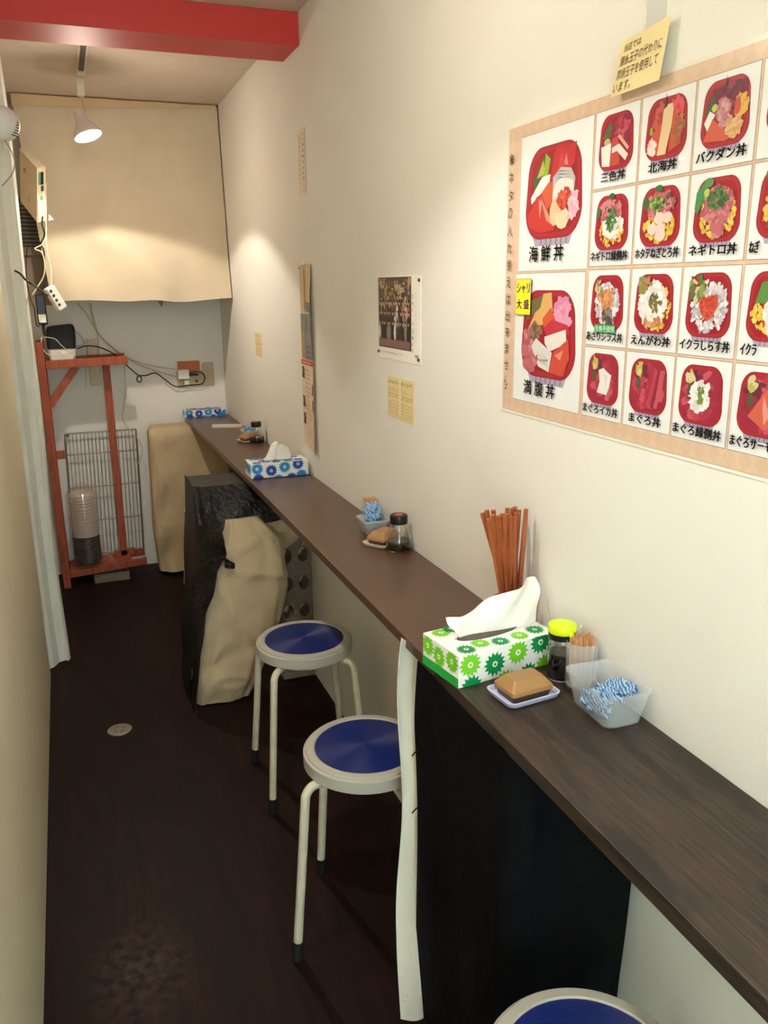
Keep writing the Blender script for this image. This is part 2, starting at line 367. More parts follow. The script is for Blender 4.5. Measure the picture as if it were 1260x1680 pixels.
# ================================================================== STOOLS
SH = .535
def make_stool(label):
    r = empty('round_stool', (0, 0, 0), 0, label, 'stool', 'blue topped pipe stools by the counter')
    b = MB(); R_ = .162
    b.lathe([(.128, SH-.040), (R_-.004, SH-.044), (R_, SH-.041), (R_, SH-.011), (R_-.0012, SH-.009), (R_-.006, SH-.0075), (R_-.0065, SH-.0035), (R_-.009, SH-.0015), (R_-.026, SH-.0002), (R_-.029, SH-.003)], RINGM, n=72)
    b.build('seat_ring', r, smooth=True, split=28)
    b = MB(); b.lathe([(.0, SH-.012), (R_-.030, SH-.012), (R_-.030, SH-.0025), (.07, SH+.0005), (.0, SH+.001)], BLUEV, n=72)
    b.build('seat_pad', r, smooth=True)
    for k in range(4):
        a = PI/4+k*PI/2; ca, sa = math.cos(a), math.sin(a)
        g = empty  # each leg is a mesh of its own
        b = MB()
        prof = [(.105, SH-.054), (.152, SH-.054), (.173, SH-.057), (.187, SH-.072), (.191, SH-.096), (.205, SH*.55), (.2318, .03)]
        b.tube([(p*ca, p*sa, z) for p, z in prof], .0118, STEEL, n=14)
        leg = b.build('leg', r, smooth=True)
        b = MB(); d = Vector((.0268*ca, .0268*sa, -(SH*.55-.03))).normalized()
        p0 = Vector((.2292*ca, .2292*sa, .052)); p1 = Vector((.2345*ca, .2345*sa, .0))
        b.tube([p0, p1], .0145, BLKR, n=14); b.build('rubber_foot', leg, smooth=True)
    b = MB(); b.lathe([(.0, SH-.066), (.118, SH-.066), (.122, SH-.038), (.0, SH-.038)], STEEL, n=40); b.build('under_plate', r, smooth=True)
    return r
s1 = make_stool('blue topped round stool beside the far cloth covered support')
stools = [((.655, 2.540), math.radians(-2), None),
          ((.622, 1.822), math.radians(-27), 'blue topped round stool beside the near white and black draped support'),
          ((.628, .823), math.radians(10), 'nearest blue topped stool, cut off by the bottom edge'),
          ((.665, 4.42), math.radians(0), 'farthest stool, only its grey rim showing behind the black draped support')]
for k, ((x, y), rz, lb) in enumerate(stools):
    o = s1 if k == 0 else copytree(s1)
    o.location = (x, y, 0); o.rotation_euler = (0, 0, rz)
    if lb: o['label'] = lb

# ================================================================== NEAR DRAPED SUPPORT
def fold(u, v, a, seed):
    return a*(math.sin(u*9+seed+v*2.1)*.5+math.sin(u*21+seed*2.3-v*5)*.25+math.sin(v*13+u*7+seed)*.25)
r = empty('draped_support', (.76, 1.3, 0), 0, 'near counter support hidden under black cloth with a white cloth edge', 'covered support')
o = bx('support_block', .66, .895, 1.13, 1.46, 0, .885, CONC, r); o.location = (-.76, -1.3, 0)
def near_black(u, v):       # u along: from the far left edge, along the left side, round the corner, to the wall
    z = .900*(1-v)+.004; s = u*(.40+.28)
    wob = fold(u, v, .012, 1.0) + .014*v*math.sin(u*14+1)
    edge = .010*math.sin(v*9+.4)*(1-u)**6
    rad = .05
    if s < .36: x, y = .636-wob*.5*min(1, v*6), 1.505-s+edge
    elif s < .44:
        a = (s-.36)/.08*PI/2; x, y = .630+rad*(1-math.cos(a)), 1.14-rad*math.sin(a)-wob*min(1, v*6)*.6
    else:
        t = (s-.44)/.24; x, y = .68+t*.212, 1.09+.02*math.sin(t*5+v*4)*min(1, v*5)-.010*t-wob*.8
    return (x-.76, y-1.3, z)
b = MB(); b.grid(near_black, 90, 70, BLACKC); b.build('black_cloth', r, smooth=True, solid=.0025)
def near_white(u, v):
    z = (.930-.03*min(1,u*8))*(1-v)+.003
    out = .016+.040*v+.006*math.sin(v*8+1)+.03*max(0, v-.8)
    x = .646 - out*(1-u)**1.0 + u*.245; y = 1.575-.05*u-.085*v*v+.012*math.sin(u*16+v*3)+.010*math.sin(v*11)*(1-u)
    return (x-.76, y-1.3, z)
b = MB(); b.grid(near_white, 60, 60, mat('white_cloth', (222, 220, 205), .9, bump=.2, bscale=90, var=.04)); b.build('white_cloth', r, smooth=True, solid=.004)

for zt in (.70, .555):
    b = MB(); b.tube([(.640-.76, 1.495-1.3, zt), (.631-.76, 1.503-1.3, zt-.008), (.624-.76, 1.512-1.3, zt-.024)], .0018, BLKP, n=6); b.build('tie', r, smooth=True)
# ================================================================== FAR DRAPED SUPPORT
r = empty('draped_support', (.6, 3.4, 0), 0, 'far counter support under black sheeting with a cream cloth bag hanging in front', 'covered support')
def loc(p): return (p[0]-.6, p[1]-3.4, p[2])
TOPZ = .898
# black top slab and sheet
b = MB(); b.box(.428-.6, .86-.6, 3.335-3.4, 3.575-3.4, TOPZ-.03, TOPZ, BLACKS); b.build('top_board', r, bevel=.004)
def far_left(u, v):      # hangs on the aisle side and wraps round to the front edge
    z = (TOPZ+.004)*(1-v)+.002
    fl = .085*v**1.2
    s = u
    if s < .55:
        t = s/.55; x = .424-fl + .008*math.sin(v*15+t*4)*v; y = 3.585-(.25+.09*v)*t
    else:
        t = (s-.55)/.45
        xs = np.interp(z, [0, .1, .25, .43, .50, .60, .66, .70, .78, .84, .91], [.342, .352, .378, .412, .445, .470, .512, .505, .50, .47, .45])
        x = .424-fl+(xs-(.424-fl))*t; y = (3.335-.09*v)*(1-t**.5*min(1, v*5))+(3.150-.02*v)*t**.5*min(1, v*5)+.006*math.sin(v*30+t*5)
    return loc((x, y, z))
b = MB(); b.grid(far_left, 60, 80, BLACKS); b.build('black_sheeting', r, smooth=True, solid=.002)
def far_front(u, v):     # short crumpled apron across the front
    drop = .135+.03*math.sin(u*3.0)-.02*u + .03*math.exp(-((u-.22)/.12)**2)
    x = .424+u*(.470); z = TOPZ+.003-v*drop
    y = 3.333-.018*math.sin(v*PI*.8)-.010*math.sin(u*13+v*6)*v-.075*v
    return loc((x, y, z))
b = MB(); b.grid(far_front, 60, 20, BLACKS); b.build('apron', r, smooth=True, solid=.002)
# torn tab
b = MB(); b.grid(lambda u, v: loc((.500+u*.040, 3.145-.01*math.sin(u*3), .655-.03*u-.045*v*(1-.5*u))), 6, 4, BLACKS); b.build('torn_flap', r, smooth=True, solid=.002)
# cream bag: closed soft volume
def cream_ring(t):       # t 0 top .. 1 bottom
    z = .77*(1-t)+.006
    xl = np.interp(t, [0, .12, .35, .6, .85, 1], [.53, .49, .435, .385, .352, .345])
    xr = np.interp(t, [0, .06, .12, .4, .6, .85, 1], [.66, .72, .765, .772, .735, .640, .590])
    dp = np.interp(t, [0, .1, .3, .6, .9, 1], [.02, .06, .085, .095, .10, .07])
    return z, xl, xr, dp
b = MB(); rings = []
for j in range(61):
    t = j/60; z, xl, xr, dp = cream_ring(t); rg = []
    for k in range(64):
        a = 2*PI*k/64; ex = .5
        cx, cy = math.cos(a), math.sin(a)
        cx = math.copysign(abs(cx)**.75, cx); cy = math.copysign(abs(cy)**.75, cy)
        x = (xl+xr)/2+(xr-xl)/2*cx
        fy = dp*cy if cy < 0 else dp*.35*cy
        wr = .005*math.sin(a*7+t*5)+.0025*math.sin(a*15-t*9+1)+.004*math.sin(t*30+math.cos(a)*9)*math.sin(t*5+1)*abs(math.cos(a*1.5))+.012*math.exp(-((t-.28-.05*math.cos(a))/.022)**2)+.012*math.exp(-((t-.55-.30*math.cos(a))/.035)**2)+.010*math.exp(-((t-.12+.14*math.cos(a))/.025)**2)-.010*math.exp(-((t-.72+.10*math.cos(a))/.03)**2)+.008*math.exp(-((t-.90-.06*math.cos(a*2))/.02)**2)
        x += wr*.25; y = 3.262+fy+(-wr if cy < 0 else 0)
        rg.append(loc((x, y, z)))
    rings.append(rg)
ringstack(b, rings, CREAM2); b.build('cream_bag', r, smooth=True)
# second cloth flap tucked to the right under the counter
def flap(u, v):
    x = .66+u*.225; z = .768-.01*u-v*(.15-.02*math.sin(u*6)); y = 3.285+.01*u-.028*math.sin(v*3.0+u*2)+.008*math.sin(u*17+v*9)
    return loc((x, y, z))
b = MB(); b.grid(flap, 30, 16, CREAM2); b.build('cloth_flap', r, smooth=True, solid=.004)
# concrete blocks standing on end by the wall
def block(zb, label):
    W2, D2, HH = .144, .10, .38
    root = empty('concrete_block', (.826, 3.36, zb), 0, label, 'concrete block', 'concrete blocks under the far support')
    b = MB(); N = 24; ch = HH/3; cw = W2/2
    for c in range(3):
        for xc in (-cw/2, cw/2):
            zc = ch*(c+.5); sq = []; ci = []
            for k in range(N):
                a = 2*PI*k/N; dx, dz = math.cos(a), math.sin(a); mx_ = max(abs(dx)/(cw/2), abs(dz)/(ch/2))
                sq.append((xc+dx/mx_, dz/mx_)); ci.append((xc+dx*.023, dz*.032))
            vs = [(x, -D2/2, zc+z) for x, z in sq]+[(x, -D2/2, zc+z) for x, z in ci]+[(x, D2/2, zc+z) for x, z in ci]+[(x, D2/2, zc+z) for x, z in sq]
            b.add(vs, [(q*N+k, q*N+(k+1) % N, (q+1)*N+(k+1) % N, (q+1)*N+k) for q in range(3) for k in range(N)], CONC)
    b.add([(-W2/2, -D2/2, 0), (-W2/2, D2/2, 0), (-W2/2, D2/2, HH), (-W2/2, -D2/2, HH)], [(0, 1, 2, 3)], CONC)
    b.add([(W2/2, -D2/2, 0), (W2/2, D2/2, 0), (W2/2, D2/2, HH), (W2/2, -D2/2, HH)], [(3, 2, 1, 0)], CONC)
    b.add([(-W2/2, -D2/2, HH), (W2/2, -D2/2, HH), (W2/2, D2/2, HH), (-W2/2, D2/2, HH)], [(0, 1, 2, 3)], CONC)
    b.add([(-W2/2, -D2/2, 0), (W2/2, -D2/2, 0), (W2/2, D2/2, 0), (-W2/2, D2/2, 0)], [(3, 2, 1, 0)], CONC)
    b.build('block_body', root)
    return root
block(0.0, 'lower concrete block standing by the wall under the far support')
block(.3801, 'upper concrete block by the wall, half hidden by the cream cloth')

# third support at the back, covered in cream cloth
r = empty('draped_support', (.6, 5.0, 0), 0, 'rearmost counter support wrapped in cream cloth against the back wall', 'covered support')
b = MB(); rings = []
for j in range(51):
    t = j/50; z = .895*(1-t)+.02*(t)
    xl = np.interp(t, [0, .03, .3, .7, 1], [.425, .400, .395, .385, .400]); xr = np.interp(t, [0, .3, 1], [.86, .86, .86]) - max(0, t-.5)*.25
    yf = np.interp(t, [0, .05, .4, 1], [4.985, 4.965, 4.95, 4.93]); yb = 5.12; rg = []
    for k in range(60):
        a = 2*PI*k/60; cx = math.copysign(abs(math.cos(a))**.35, math.cos(a)); cy = math.copysign(abs(math.sin(a))**.35, math.sin(a))
        x = (xl+xr)/2+(xr-xl)/2*cx; y = (yf+yb)/2+(yb-yf)/2*cy
        if math.sin(a) < .2:
            y += .014*math.sin(x*38+t*4)*t+.007*math.sin(x*75-t*11)+.009*math.sin(t*19+x*22)*(.3+t)
        rg.append((x-.6, y-5.0, z))
    rings.append(rg)
ringstack(b, rings, CREAM2); b.build('cream_cloth', r, smooth=True)
bx('support_block', .45-.6, .84-.6, 5.0-5.0, 5.1-5.0, 0, .88, CONC, r)

# ================================================================== BACK CURTAIN
def back_curtain(u, v):
    tl = -.125+.085*v; x = tl+(.893-tl)*u
    ztop = 2.612; zb = 1.612+.012*math.sin(u*7+.5)-.018*math.exp(-((u-.55)/.12)**2)*-1
    z = ztop+(zb-ztop)*v
    y = 4.885-.125*v**1.3 + .014*math.sin(u*6+2*v)*v+.005*math.sin(u*24+v*3)*v+.014*math.sin((u*1.3-v)*11)*v**2*(1-u)+.008*math.sin((u+v*.8)*13)*v**2*u+.015*math.sin(PI*u)*(v**2)
    sv = max(0, (v-.45)/.55); y += -.040*math.exp(-((u-.42)/.22)**2)*math.sin(min(1, sv)*PI*.8)-.030*math.exp(-((u-.82)/.12)**2)*sv*(1.3-sv)-.012*math.exp(-((u*.9+v*.5-.62)/.04)**2)*v-.012*math.exp(-((u*.6-v*.8+.35)/.05)**2)*v
    return (x, y, z)
b = MB(); b.grid(back_curtain, 70, 60, CREAM); r = b.build('cloth_curtain', smooth=True, solid=.003)
tag(r, 'large cream cloth hung from the ceiling across the back wall', 'curtain')
b = MB(); b.grid(lambda u, v: (-.125+u*1.01, 4.872-.004*math.sin(u*20)-.003*v, 2.618-v*(.055-.04*u)), 40, 3, mat('cream_tape_cloth', (206, 180, 140), .85)); b.build('top_hem', r, smooth=True, solid=.002)
tag(bx('taped_paper', 0, .075, 5.19, 5.1985, 1.5, 1.66, mat('brown_paper', (176, 132, 96), .8)), 'small brown triangle of paper peeping out below the cream cloth', 'paper')
# make it triangular
o = bpy.data.objects['taped_paper']; me = o.data
for v_, cc in zip(me.vertices, [(.50, 5.19, 1.62), (.50, 5.19, 1.66), (.50, 5.198, 1.62), (.50, 5.198, 1.66), (.585, 5.19, 1.62), (.585, 5.19, 1.66), (.585, 5.198, 1.62), (.585, 5.198, 1.66)]): v_.co = cc
for v_ in me.vertices:
    if v_.co.z < 1.64: v_.co.x = .557; v_.co.z = 1.572

# ================================================================== LEFT DOORWAY CURTAIN
def left_curtain(u, v):
    z = 2.55*(1-v)+.02
    pts = [(-.225, 3.775), (-.200, 3.790), (-.178, 3.835), (-.150, 3.850), (-.135, 3.84), (-.128, 3.865)]
    s = u*(len(pts)-1); i = min(int(s), len(pts)-2); t = s-i; t = t*t*(3-2*t)
    x = pts[i][0]*(1-t)+pts[i+1][0]*t; y = pts[i][1]*(1-t)+pts[i+1][1]*t
    x += .008*math.sin(v*5+.6)*u+.004*math.sin(v*14)*u
    return (x, y, z)
b = MB(); b.grid(left_curtain, 40, 60, WHITEC); tag(b.build('door_curtain', smooth=True, solid=.003), 'long white curtain hanging down to the floor at the end of the left wall', 'curtain')

# ================================================================== TRACK LIGHTING
r = empty('lighting_track', (.19, 2.5, H), 0, 'black lighting track on the ceiling beyond the red beam', 'lighting track')
bx('rail', -.010, .010, .964, 1.75, -.020, -.0005, mat('track_black', (40, 34, 34), .5), r)
bx('rail_housing', -.019, .019, .964, 1.75, -.008, -.0004, OFFW, r)
bx('end_cap', -.018, .018, 1.75, 1.80, -.026, -.0005, OFFW, r)
def make_lamp(x, y, label, on):
    r = empty('track_spotlight', (x, y, 2.33), 0, label, 'spotlight')
    b = MB(); b.box(-.018, .018, .22, .30, .245, .272, OFFW); b.box(-.016, .016, .235, .285, .20, .246, OFFW); b.build('adaptor', r, bevel=.003)
    b = MB(); b.tube([(0, .26, .205), (0.006, .20, .15), (.004, .08, .10), (0, .012, .082)], .005, OFFW); b.build('arm', r, smooth=True)
    ax = Vector((-.30, .26, 1)).normalized()
    b = MB(); b.lathe([(.0, .095), (.024, .095), (.027, .060), (.035, .045), (.055, .012), (.060, .0), (.060, -.010), (.056, -.012)], mat('lamp_housing', (214, 200, 196), .35), n=40, ax=ax); b.build('lamp_housing', r, smooth=True)
    b = MB(); b.lathe([(.0, -.016), (.04, -.0145), (.0565, -.010), (.0555, -.004), (0, -.004)], mat('lamp_glow', (255, 238, 205), .5, emit=14), n=40, ax=ax); b.build('lamp_face', r, smooth=True)
    return r
make_lamp(.185, 4.12, 'lit white spotlight hanging from the ceiling track beyond the red beam', True)

# ================================================================== LEFT REAR DEVICES
# ventilated white dome on the end of the left wall
c = at(1, 203, 3.62)
r = empty('ventilated_device', c, 0, 'white ventilated round device with slots at the top left edge', 'wall device')
b = MB(); b.lathe([(0, .062), (.03, .060), (.052, .048), (.060, .03), (.062, -.02), (.05, -.04), (.0, -.045)], WHP, n=40, ax=(.35, -.93, -.1)); b.build('housing', r, smooth=True)
b = MB()
for k in range(9):
    d = Vector((.35, -.93, -.1)).normalized(); sdir = Vector((.93, .35, 0)).normalized(); zz = .040-k*.0095
    xa = .018+.006*math.sin(k*.35+.4); p = d*.0595+Vector((0, 0, zz)); q = sdir
    b.bar(p+q*xa-d*(.0012+xa*.10+abs(zz)*.12), p+q*(xa+.022)-d*(.004+abs(zz)*.2)+Vector((0, 0, -.006)), .0022, .0035, DGREY)
b.build('vent_slots', r)
bx('bracket', -.10, -.02, -.015, .03, -.03, .03, WHP, r, bevel=.004)
b = MB(); b.tube([c+Vector((0, -.03, -.05)), at(17, 245, 3.6), at(24, 265, 3.62), at(20, 285, 3.6), at(8, 300, 3.58), at(3, 305, 3.58)], .0022, mat('grey_cord', (150, 148, 145), .5)); tag(b.build('cord', smooth=True), 'thin grey cord looping below the white wall device', 'cord')

# tilted router box
def hexa(name, A, m, parent=None, bevel=.003, mats=None):
    b = MB(); b.add(A, [(0, 1, 2, 3), (7, 6, 5, 4), (0, 4, 5, 1), (1, 5, 6, 2), (2, 6, 7, 3), (3, 7, 4, 0)], m); return b.build(name, parent, bevel=bevel)
r = empty('modem', at(55, 350, 4.6), 0, 'beige modem box with a port strip hanging at the left of the cream cloth', 'modem')
O_ = Vector(r.location)
A = [at(31.5, 243, 4.55), at(61, 276, 4.42), at(61, 366, 4.42), at(33.5, 331, 4.55)]
tB = at(75, 274, 4.47); off = tB-A[1]; A += [p+off for p in A]
MODM = mat('beige_plastic', (206, 190, 160), .45)
hexa('case', [p-O_ for p in A], MODM, r)
def onport(u, v, e=.001):   # on the port side: A1 A2 edge to A5 A6
    p = A[1]+(A[2]-A[1])*v+off*u; n = (A[1]-A[0]).normalized(); return p+n*e-O_
def patch(mb, u0, u1, v0, v1, m):
    a = [onport(u0, v0, .0), onport(u1, v0, .0), onport(u1, v1, .0), onport(u0, v1, .0)]; n = (A[1]-A[0]).normalized()*.004
    mb.add(a+[p+n for p in a], [(4, 5, 6, 7), (0, 1, 5, 4), (1, 2, 6, 5), (2, 3, 7, 6), (3, 0, 4, 7)], m)
b = MB(); patch(b, .35, .70, .08, .30, BLKP); patch(b, .15, .35, .08, .30, mat('green_plastic', (70, 150, 110), .5)); patch(b, .45, .72, .33, .42, DGREY); patch(b, .35, .65, .52, .58, mat('green_plastic', (70, 150, 110), .5)); b.build('port_strip', r)
b = MB(); ng = (A[3]-A[0]).cross(A[1]-A[0]).normalized()
for (u, v) in ((.3, .3), (.55, .75)):
    p = A[0]+(A[1]-A[0])*u+(A[3]-A[0])*v-O_
    for q in (ng,):
        b.lathe([(.006, -.002), (.010, -.002), (.010, .002), (.006, .002), (.006, -.002)], INKG, c=p, n=16, ax=q)
b.build('stamped_mark', r)
# louvred box below the modem
c = at(55, 372, 4.95)
r = empty('louvred_vent', c, 0, 'dark louvred vent on the rear wall under the beige modem', 'vent')
b = MB(); b.box(-.09, .07, .0, .249, -.10, .14, DGREY); b.build('vent_box', r)
b = MB()
for k in range(12): b.bar((-.09, -.006, -.09+k*.02), (.07, -.006, -.09+k*.02), .014, .006, mat('louvre_brown', (120, 102, 86), .6))
b.build('louvres', r)
bx('flange', -.095, .075, -.01, .05, -.145, -.10, mat('louvre_brown', (120, 102, 86), .6), r, bevel=.002)
bx('side_panel', -.08, .055, .01, .03, -.40, -.145, mat('louvre_brown', (120, 102, 86), .6), r)
# power adaptor and power strip
r = empty('power_adaptor', at(68, 508, 4.45), 0, 'black power adaptor with a white sticker hanging on its cord', 'power adaptor')
b = MB(); b.box(-.022, .022, -.014, .014, -.072, .072, BLKP); b.build('case', r, bevel=.006)
bx('sticker', -.0165, .0165, -.0155, -.0135, -.060, -.022, PAPER, r)
b = MB(); b.tube([(0, 0, -.07), (0, 0, -.105), (.002, 0, -.125)], [.010, .004], BLKP); b.build('strain_relief', r, smooth=True)
r = empty('power_strip', at(90, 488, 4.42), 0, 'white power strip hanging from its cable beside the black adaptor', 'power strip')
r.rotation_euler = (0, math.radians(-28), math.radians(25))
b = MB(); b.box(-.024, .024, -.02, .02, -.062, .055, WHP); b.build('case', r, bevel=.006)
b = MB()
for k in range(4): b.lathe([(0, 0), (.007, 0), (.007, .0015), (0, .0015)], DGREY, c=(-.008, -.0205, .038-k*.024), n=14, ax=(0, -1, 0))
b.build('socket_holes', r)
tag(bx('folded_tag', 0, .016, 4.39, 4.392, 0, .03, PAPER), 'small white triangular tag stuck beside the modem', 'tag')
o = bpy.data.objects['folded_tag']; p = at(80, 362, 4.45)
for v_, q in zip(o.data.vertices, [at(80, 362, 4.45), at(80, 351, 4.45), at(80, 362, 4.453), at(80, 351, 4.453), at(88, 360, 4.45), at(80.5, 352, 4.45), at(88, 360, 4.453), at(80.5, 352, 4.453)]): v_.co = q

def cord(label, pts, r_, m, name='cable', cat='cable', group=None):
    b = MB(); b.tube(pts, r_, m, n=8); return tag(b.build(name, smooth=True), label, cat, group)
WCAB = mat('white_cable', (214, 198, 168), .5); BCAB = mat('black_cable', (22, 20, 20), .45)
cord('black cable dropping from the modem past the louvred vent to the adaptor', [at(70, 355, 4.40), at(69, 368, 4.40), at(73, 385, 4.40), at(67, 400, 4.40), at(72, 412, 4.42), at(73, 440, 4.43), at(72, 470, 4.44), at(68, 488, 4.45)], .0036, BCAB)
cord('cream cable crossing below the modem in a zigzag', [at(71, 315, 4.385), at(73, 350, 4.385), at(76, 380, 4.39), at(70, 400, 4.39), at(57, 408, 4.39), at(68, 414, 4.39), at(73, 430, 4.39), at(72, 452, 4.39), at(62, 470, 4.39), at(53, 484, 4.39)], .003, WCAB)
cord('thick white cable feeding the hanging power strip', [at(75, 300, 4.50), at(76, 400, 4.48), at(83, 440, 4.46), at(84, 455, 4.44), at(84, 474, 4.42)], .0038, WCAB)
cord('black cable poking out from the white door curtain', [at(24, 444, 3.74), at(33, 449, 3.75), at(42, 459, 3.77), at(52, 466, 3.80), at(62, 473, 4.1), at(78, 485, 4.40)], .0042, BCAB)
cord('thin black cord hanging down behind the door curtain', [at(46, 402, 4.5), at(43, 425, 4.5), at(44, 460, 4.5), at(50, 490, 4.5), at(56, 505, 4.48), at(58, 520, 4.46), at(60, 533, 4.46), at(65, 536, 4.455)], .0024, BCAB)

# ================================================================== ORANGE WOODEN STAND
r = empty('wooden_stand', (.03, 4.98, 0), 0, 'orange stained wooden stand against the back wall with shelves at top and bottom', 'stand')
def lb(p): return (p[0]-.03, p[1]-4.98, p[2])
def bar(name, a, c, w_, h_, up=(0, 0, 1)):
    b = MB(); b.bar(lb(a), lb(c), w_, h_, ORW, up); return b.build(name, r, bevel=.002)
bar('post', (-.131, 4.94, 0), (-.131, 4.94, 1.405), .038, .038)
bar('post', (-.131, 5.155, 0), (-.131, 5.155, 1.405), .038, .038)
bar('post', (.205, 5.06, .085), (.205, 5.06, 1.262), .040, .030)
bar('top_rail', (-.108, 4.93, 1.285), (.318, 4.93, 1.295), .024, .044)
bar('top_rail', (-.108, 5.15, 1.285), (.318, 5.15, 1.295), .024, .044)
bar('top_shelf', (-.10, 5.04, 1.296), (.29, 5.04, 1.300), .19, .012)
bar('brace', (-.112, 4.975, 1.06), (.045, 4.985, 1.265), .028, .038)
bar('side_bar', (-.131, 4.94, .78), (-.131, 5.155, .78), .03, .045)
bar('side_stub', (-.112, 4.965, .78), (-.065, 4.965, .78), .03, .045)
bar('bottom_rail', (-.112, 4.95, .075), (.325, 4.95, .105), .024, .040)
bar('bottom_rail', (-.112, 5.14, .075), (.330, 5.14, .105), .024, .040)
bar('bottom_shelf', (-.105, 5.045, .095), (.24, 5.045, .120), .16, .014)
bar('cross_block', (.15, 5.06, .135), (.27, 5.06, .142), .03, .034)
# block beneath
r = empty('concrete_block', (.125, 5.0, 0), 0, 'grey concrete block lying flat under the orange wooden stand', 'concrete block')
b = MB()
for x0, x1 in ((-.105, -.085), (-.055, -.03), (.03, .05), (.075, .095)): b.box(x0, x1, -.036, .036, .008, .052, CONC)
b.box(-.105, .095, -.05, -.036, 0, .052, CONC); b.box(-.105, .095, .036, .05, 0, .052, CONC); b.box(-.105, .095, -.036, .036, 0, .008, CONC)
b.build('block_body', r)
# black and white printer / phone dock on the stand
r = empty('router', (-.02, 5.02, 1.305), 0, 'black and white wireless router standing on the orange stand', 'router')
b = MB(); rings = []
for z, s in ((0, .9), (.05, 1.0), (.062, 1.0)):
    rings.append([(x*s, y*s, z) for x, y in rrect(.145, .10, .02)])
ringstack(b, rings, WHP); b.build('base', r, smooth=True)
b = MB(); rings = []
for z, s, dx in ((.060, .99, 0), (.12, 1.02, .002), (.165, .99, .004), (.182, .90, .004), (.186, .7, .004)):
    rings.append([(x*s+dx, y*s-.004, z+(x*.06 if z > .1 else 0)) for x, y in rrect(.150, .105, .022)])
ringstack(b, rings, mat('matt_black', (14, 14, 16), .6)); b.build('cover', r, smooth=True)
cord('white cord looped round the base of the router', [at(68, 553, 4.97), at(69, 570, 4.93), at(80, 582, 4.93), at(100, 583, 4.93), at(118, 578, 4.93), at(124, 574, 4.95)], .0028, WCAB)
cord('thin cream cord draped over the front of the router', [at(72, 553, 4.95), at(90, 556, 4.93), at(100, 566, 4.93), at(112, 576, 4.93), at(124, 585, 4.915)], .0022, WCAB)
cord('grey cord arching out of the right side of the router', [at(120, 540, 5.06), at(133, 552, 5.08), at(138, 564, 5.08), at(130, 567, 5.07), at(121, 568, 5.06)], .0022, mat('grey_cord', (150, 148, 145), .5))
cord('long black power cord from the router to the wall outlet', [at(126, 572, 5.03), at(140, 568, 5.03), at(155, 568, 5.03), at(172, 573, 5.03), at(190, 583, 5.08), at(205, 597, 5.14), at(222, 612, 5.16), at(232, 620, 5.165), at(230, 627, 5.165), at(225, 624, 5.16), at(227, 617, 5.16), at(240, 616, 5.17), at(255, 612, 5.17), at(270, 622, 5.17), at(288, 634, 5.17), at(310, 632, 5.17), at(330, 630, 5.165), at(336, 622, 5.16), at(333, 613, 5.155), at(322, 610, 5.15), at(311, 611, 5.148)], .0035, BCAB)
for k, (pts, lb_) in enumerate([
    ([at(126, 497, 5.17), at(140, 512, 5.17), at(152, 532, 5.17), at(168, 555, 5.17), at(190, 575, 5.17), at(215, 590, 5.17), at(250, 600, 5.17), at(288, 606, 5.17)], 'upper thin cream wire swooping down the back wall to the outlet'),
    ([at(150, 497, 5.18), at(150, 515, 5.18), at(160, 545, 5.18), at(185, 570, 5.18), at(220, 594, 5.18), at(255, 608, 5.18), at(290, 618, 5.18)], 'lower thin cream wire swooping down the back wall to the outlet'),
    ([at(146, 497, 5.175), at(155, 525, 5.175), at(160, 548, 5.175), at(162, 575, 5.175), at(164, 590, 5.175)], 'thin cream wire dropping straight to the switch box behind the stand'),
    ([at(204, 600, 5.17), at(206, 640, 5.17), at(203, 668, 5.17), at(202, 688, 5.16), at(215, 708, 5.13), at(231, 728, 5.12), at(233, 745, 5.12), at(224, 760, 5.12), at(220, 735, 5.12), at(223, 715, 5.12)], 'white string hanging down to the top corner of the wire shelf'),
    ([at(140, 600, 5.0), at(141, 615, 5.0), at(140, 640, 5.0)], 'short white wire end dangling under the top of the orange stand')]):
    cord(lb_, pts, .0024, mat('thin_cream_wire', (196, 176, 142), .6), 'wire', 'wire')
# switch box behind
tag(bx('switch_box', .115, .175, 5.165, 5.199, 1.14, 1.40, MODM, bevel=.003), 'tall beige switch box on the back wall behind the stand', 'switch box')
# outlet on back wall
r = empty('wall_outlet', at(312, 618, 5.19), 0, 'wall outlet crowded with a white plug adaptor on the back wall', 'outlet')
b = MB(); b.box(-.078, .078, -.006, .009, -.055, .035, mat('outlet_plate', (186, 168, 136), .5)); b.build('plate', r, bevel=.003)
bx('adaptor', -.075, -.010, -.045, -.006, -.008, .048, WHP, r, bevel=.004)
bx('plug', -.04, -.012, -.032, -.006, -.045, -.018, WHP, r, bevel=.003)
b = MB(); b.tube([(-.010, -.035, .016), (.025, -.038, .016), (.045, -.04, .014)], [.009, .005], BLKP); b.build('black_plug', r, smooth=True)
b = MB(); b.lathe([(0, -.002), (.009, -.002), (.009, .001), (0, .001)], DGREY, c=(.036, -.006, -.027), ax=(0, -1, 0), n=16); b.build('socket', r)
r2 = tag(bx('wood_scrap', 0, .13, 5.178, 5.198, 1.205, 1.265, mat('scrap_orange', (190, 110, 70), .7), bevel=.002), 'orange brown strip of wood fixed above the wall outlet', 'wood strip'); r2.location = (.622, 0, -.012)
tag(bx('blank_plate', .770, .835, 5.19, 5.199, 1.10, 1.24, mat('outlet_plate', (186, 168, 136), .5), bevel=.003), 'blank wall plate right of the crowded outlet', 'wall plate')

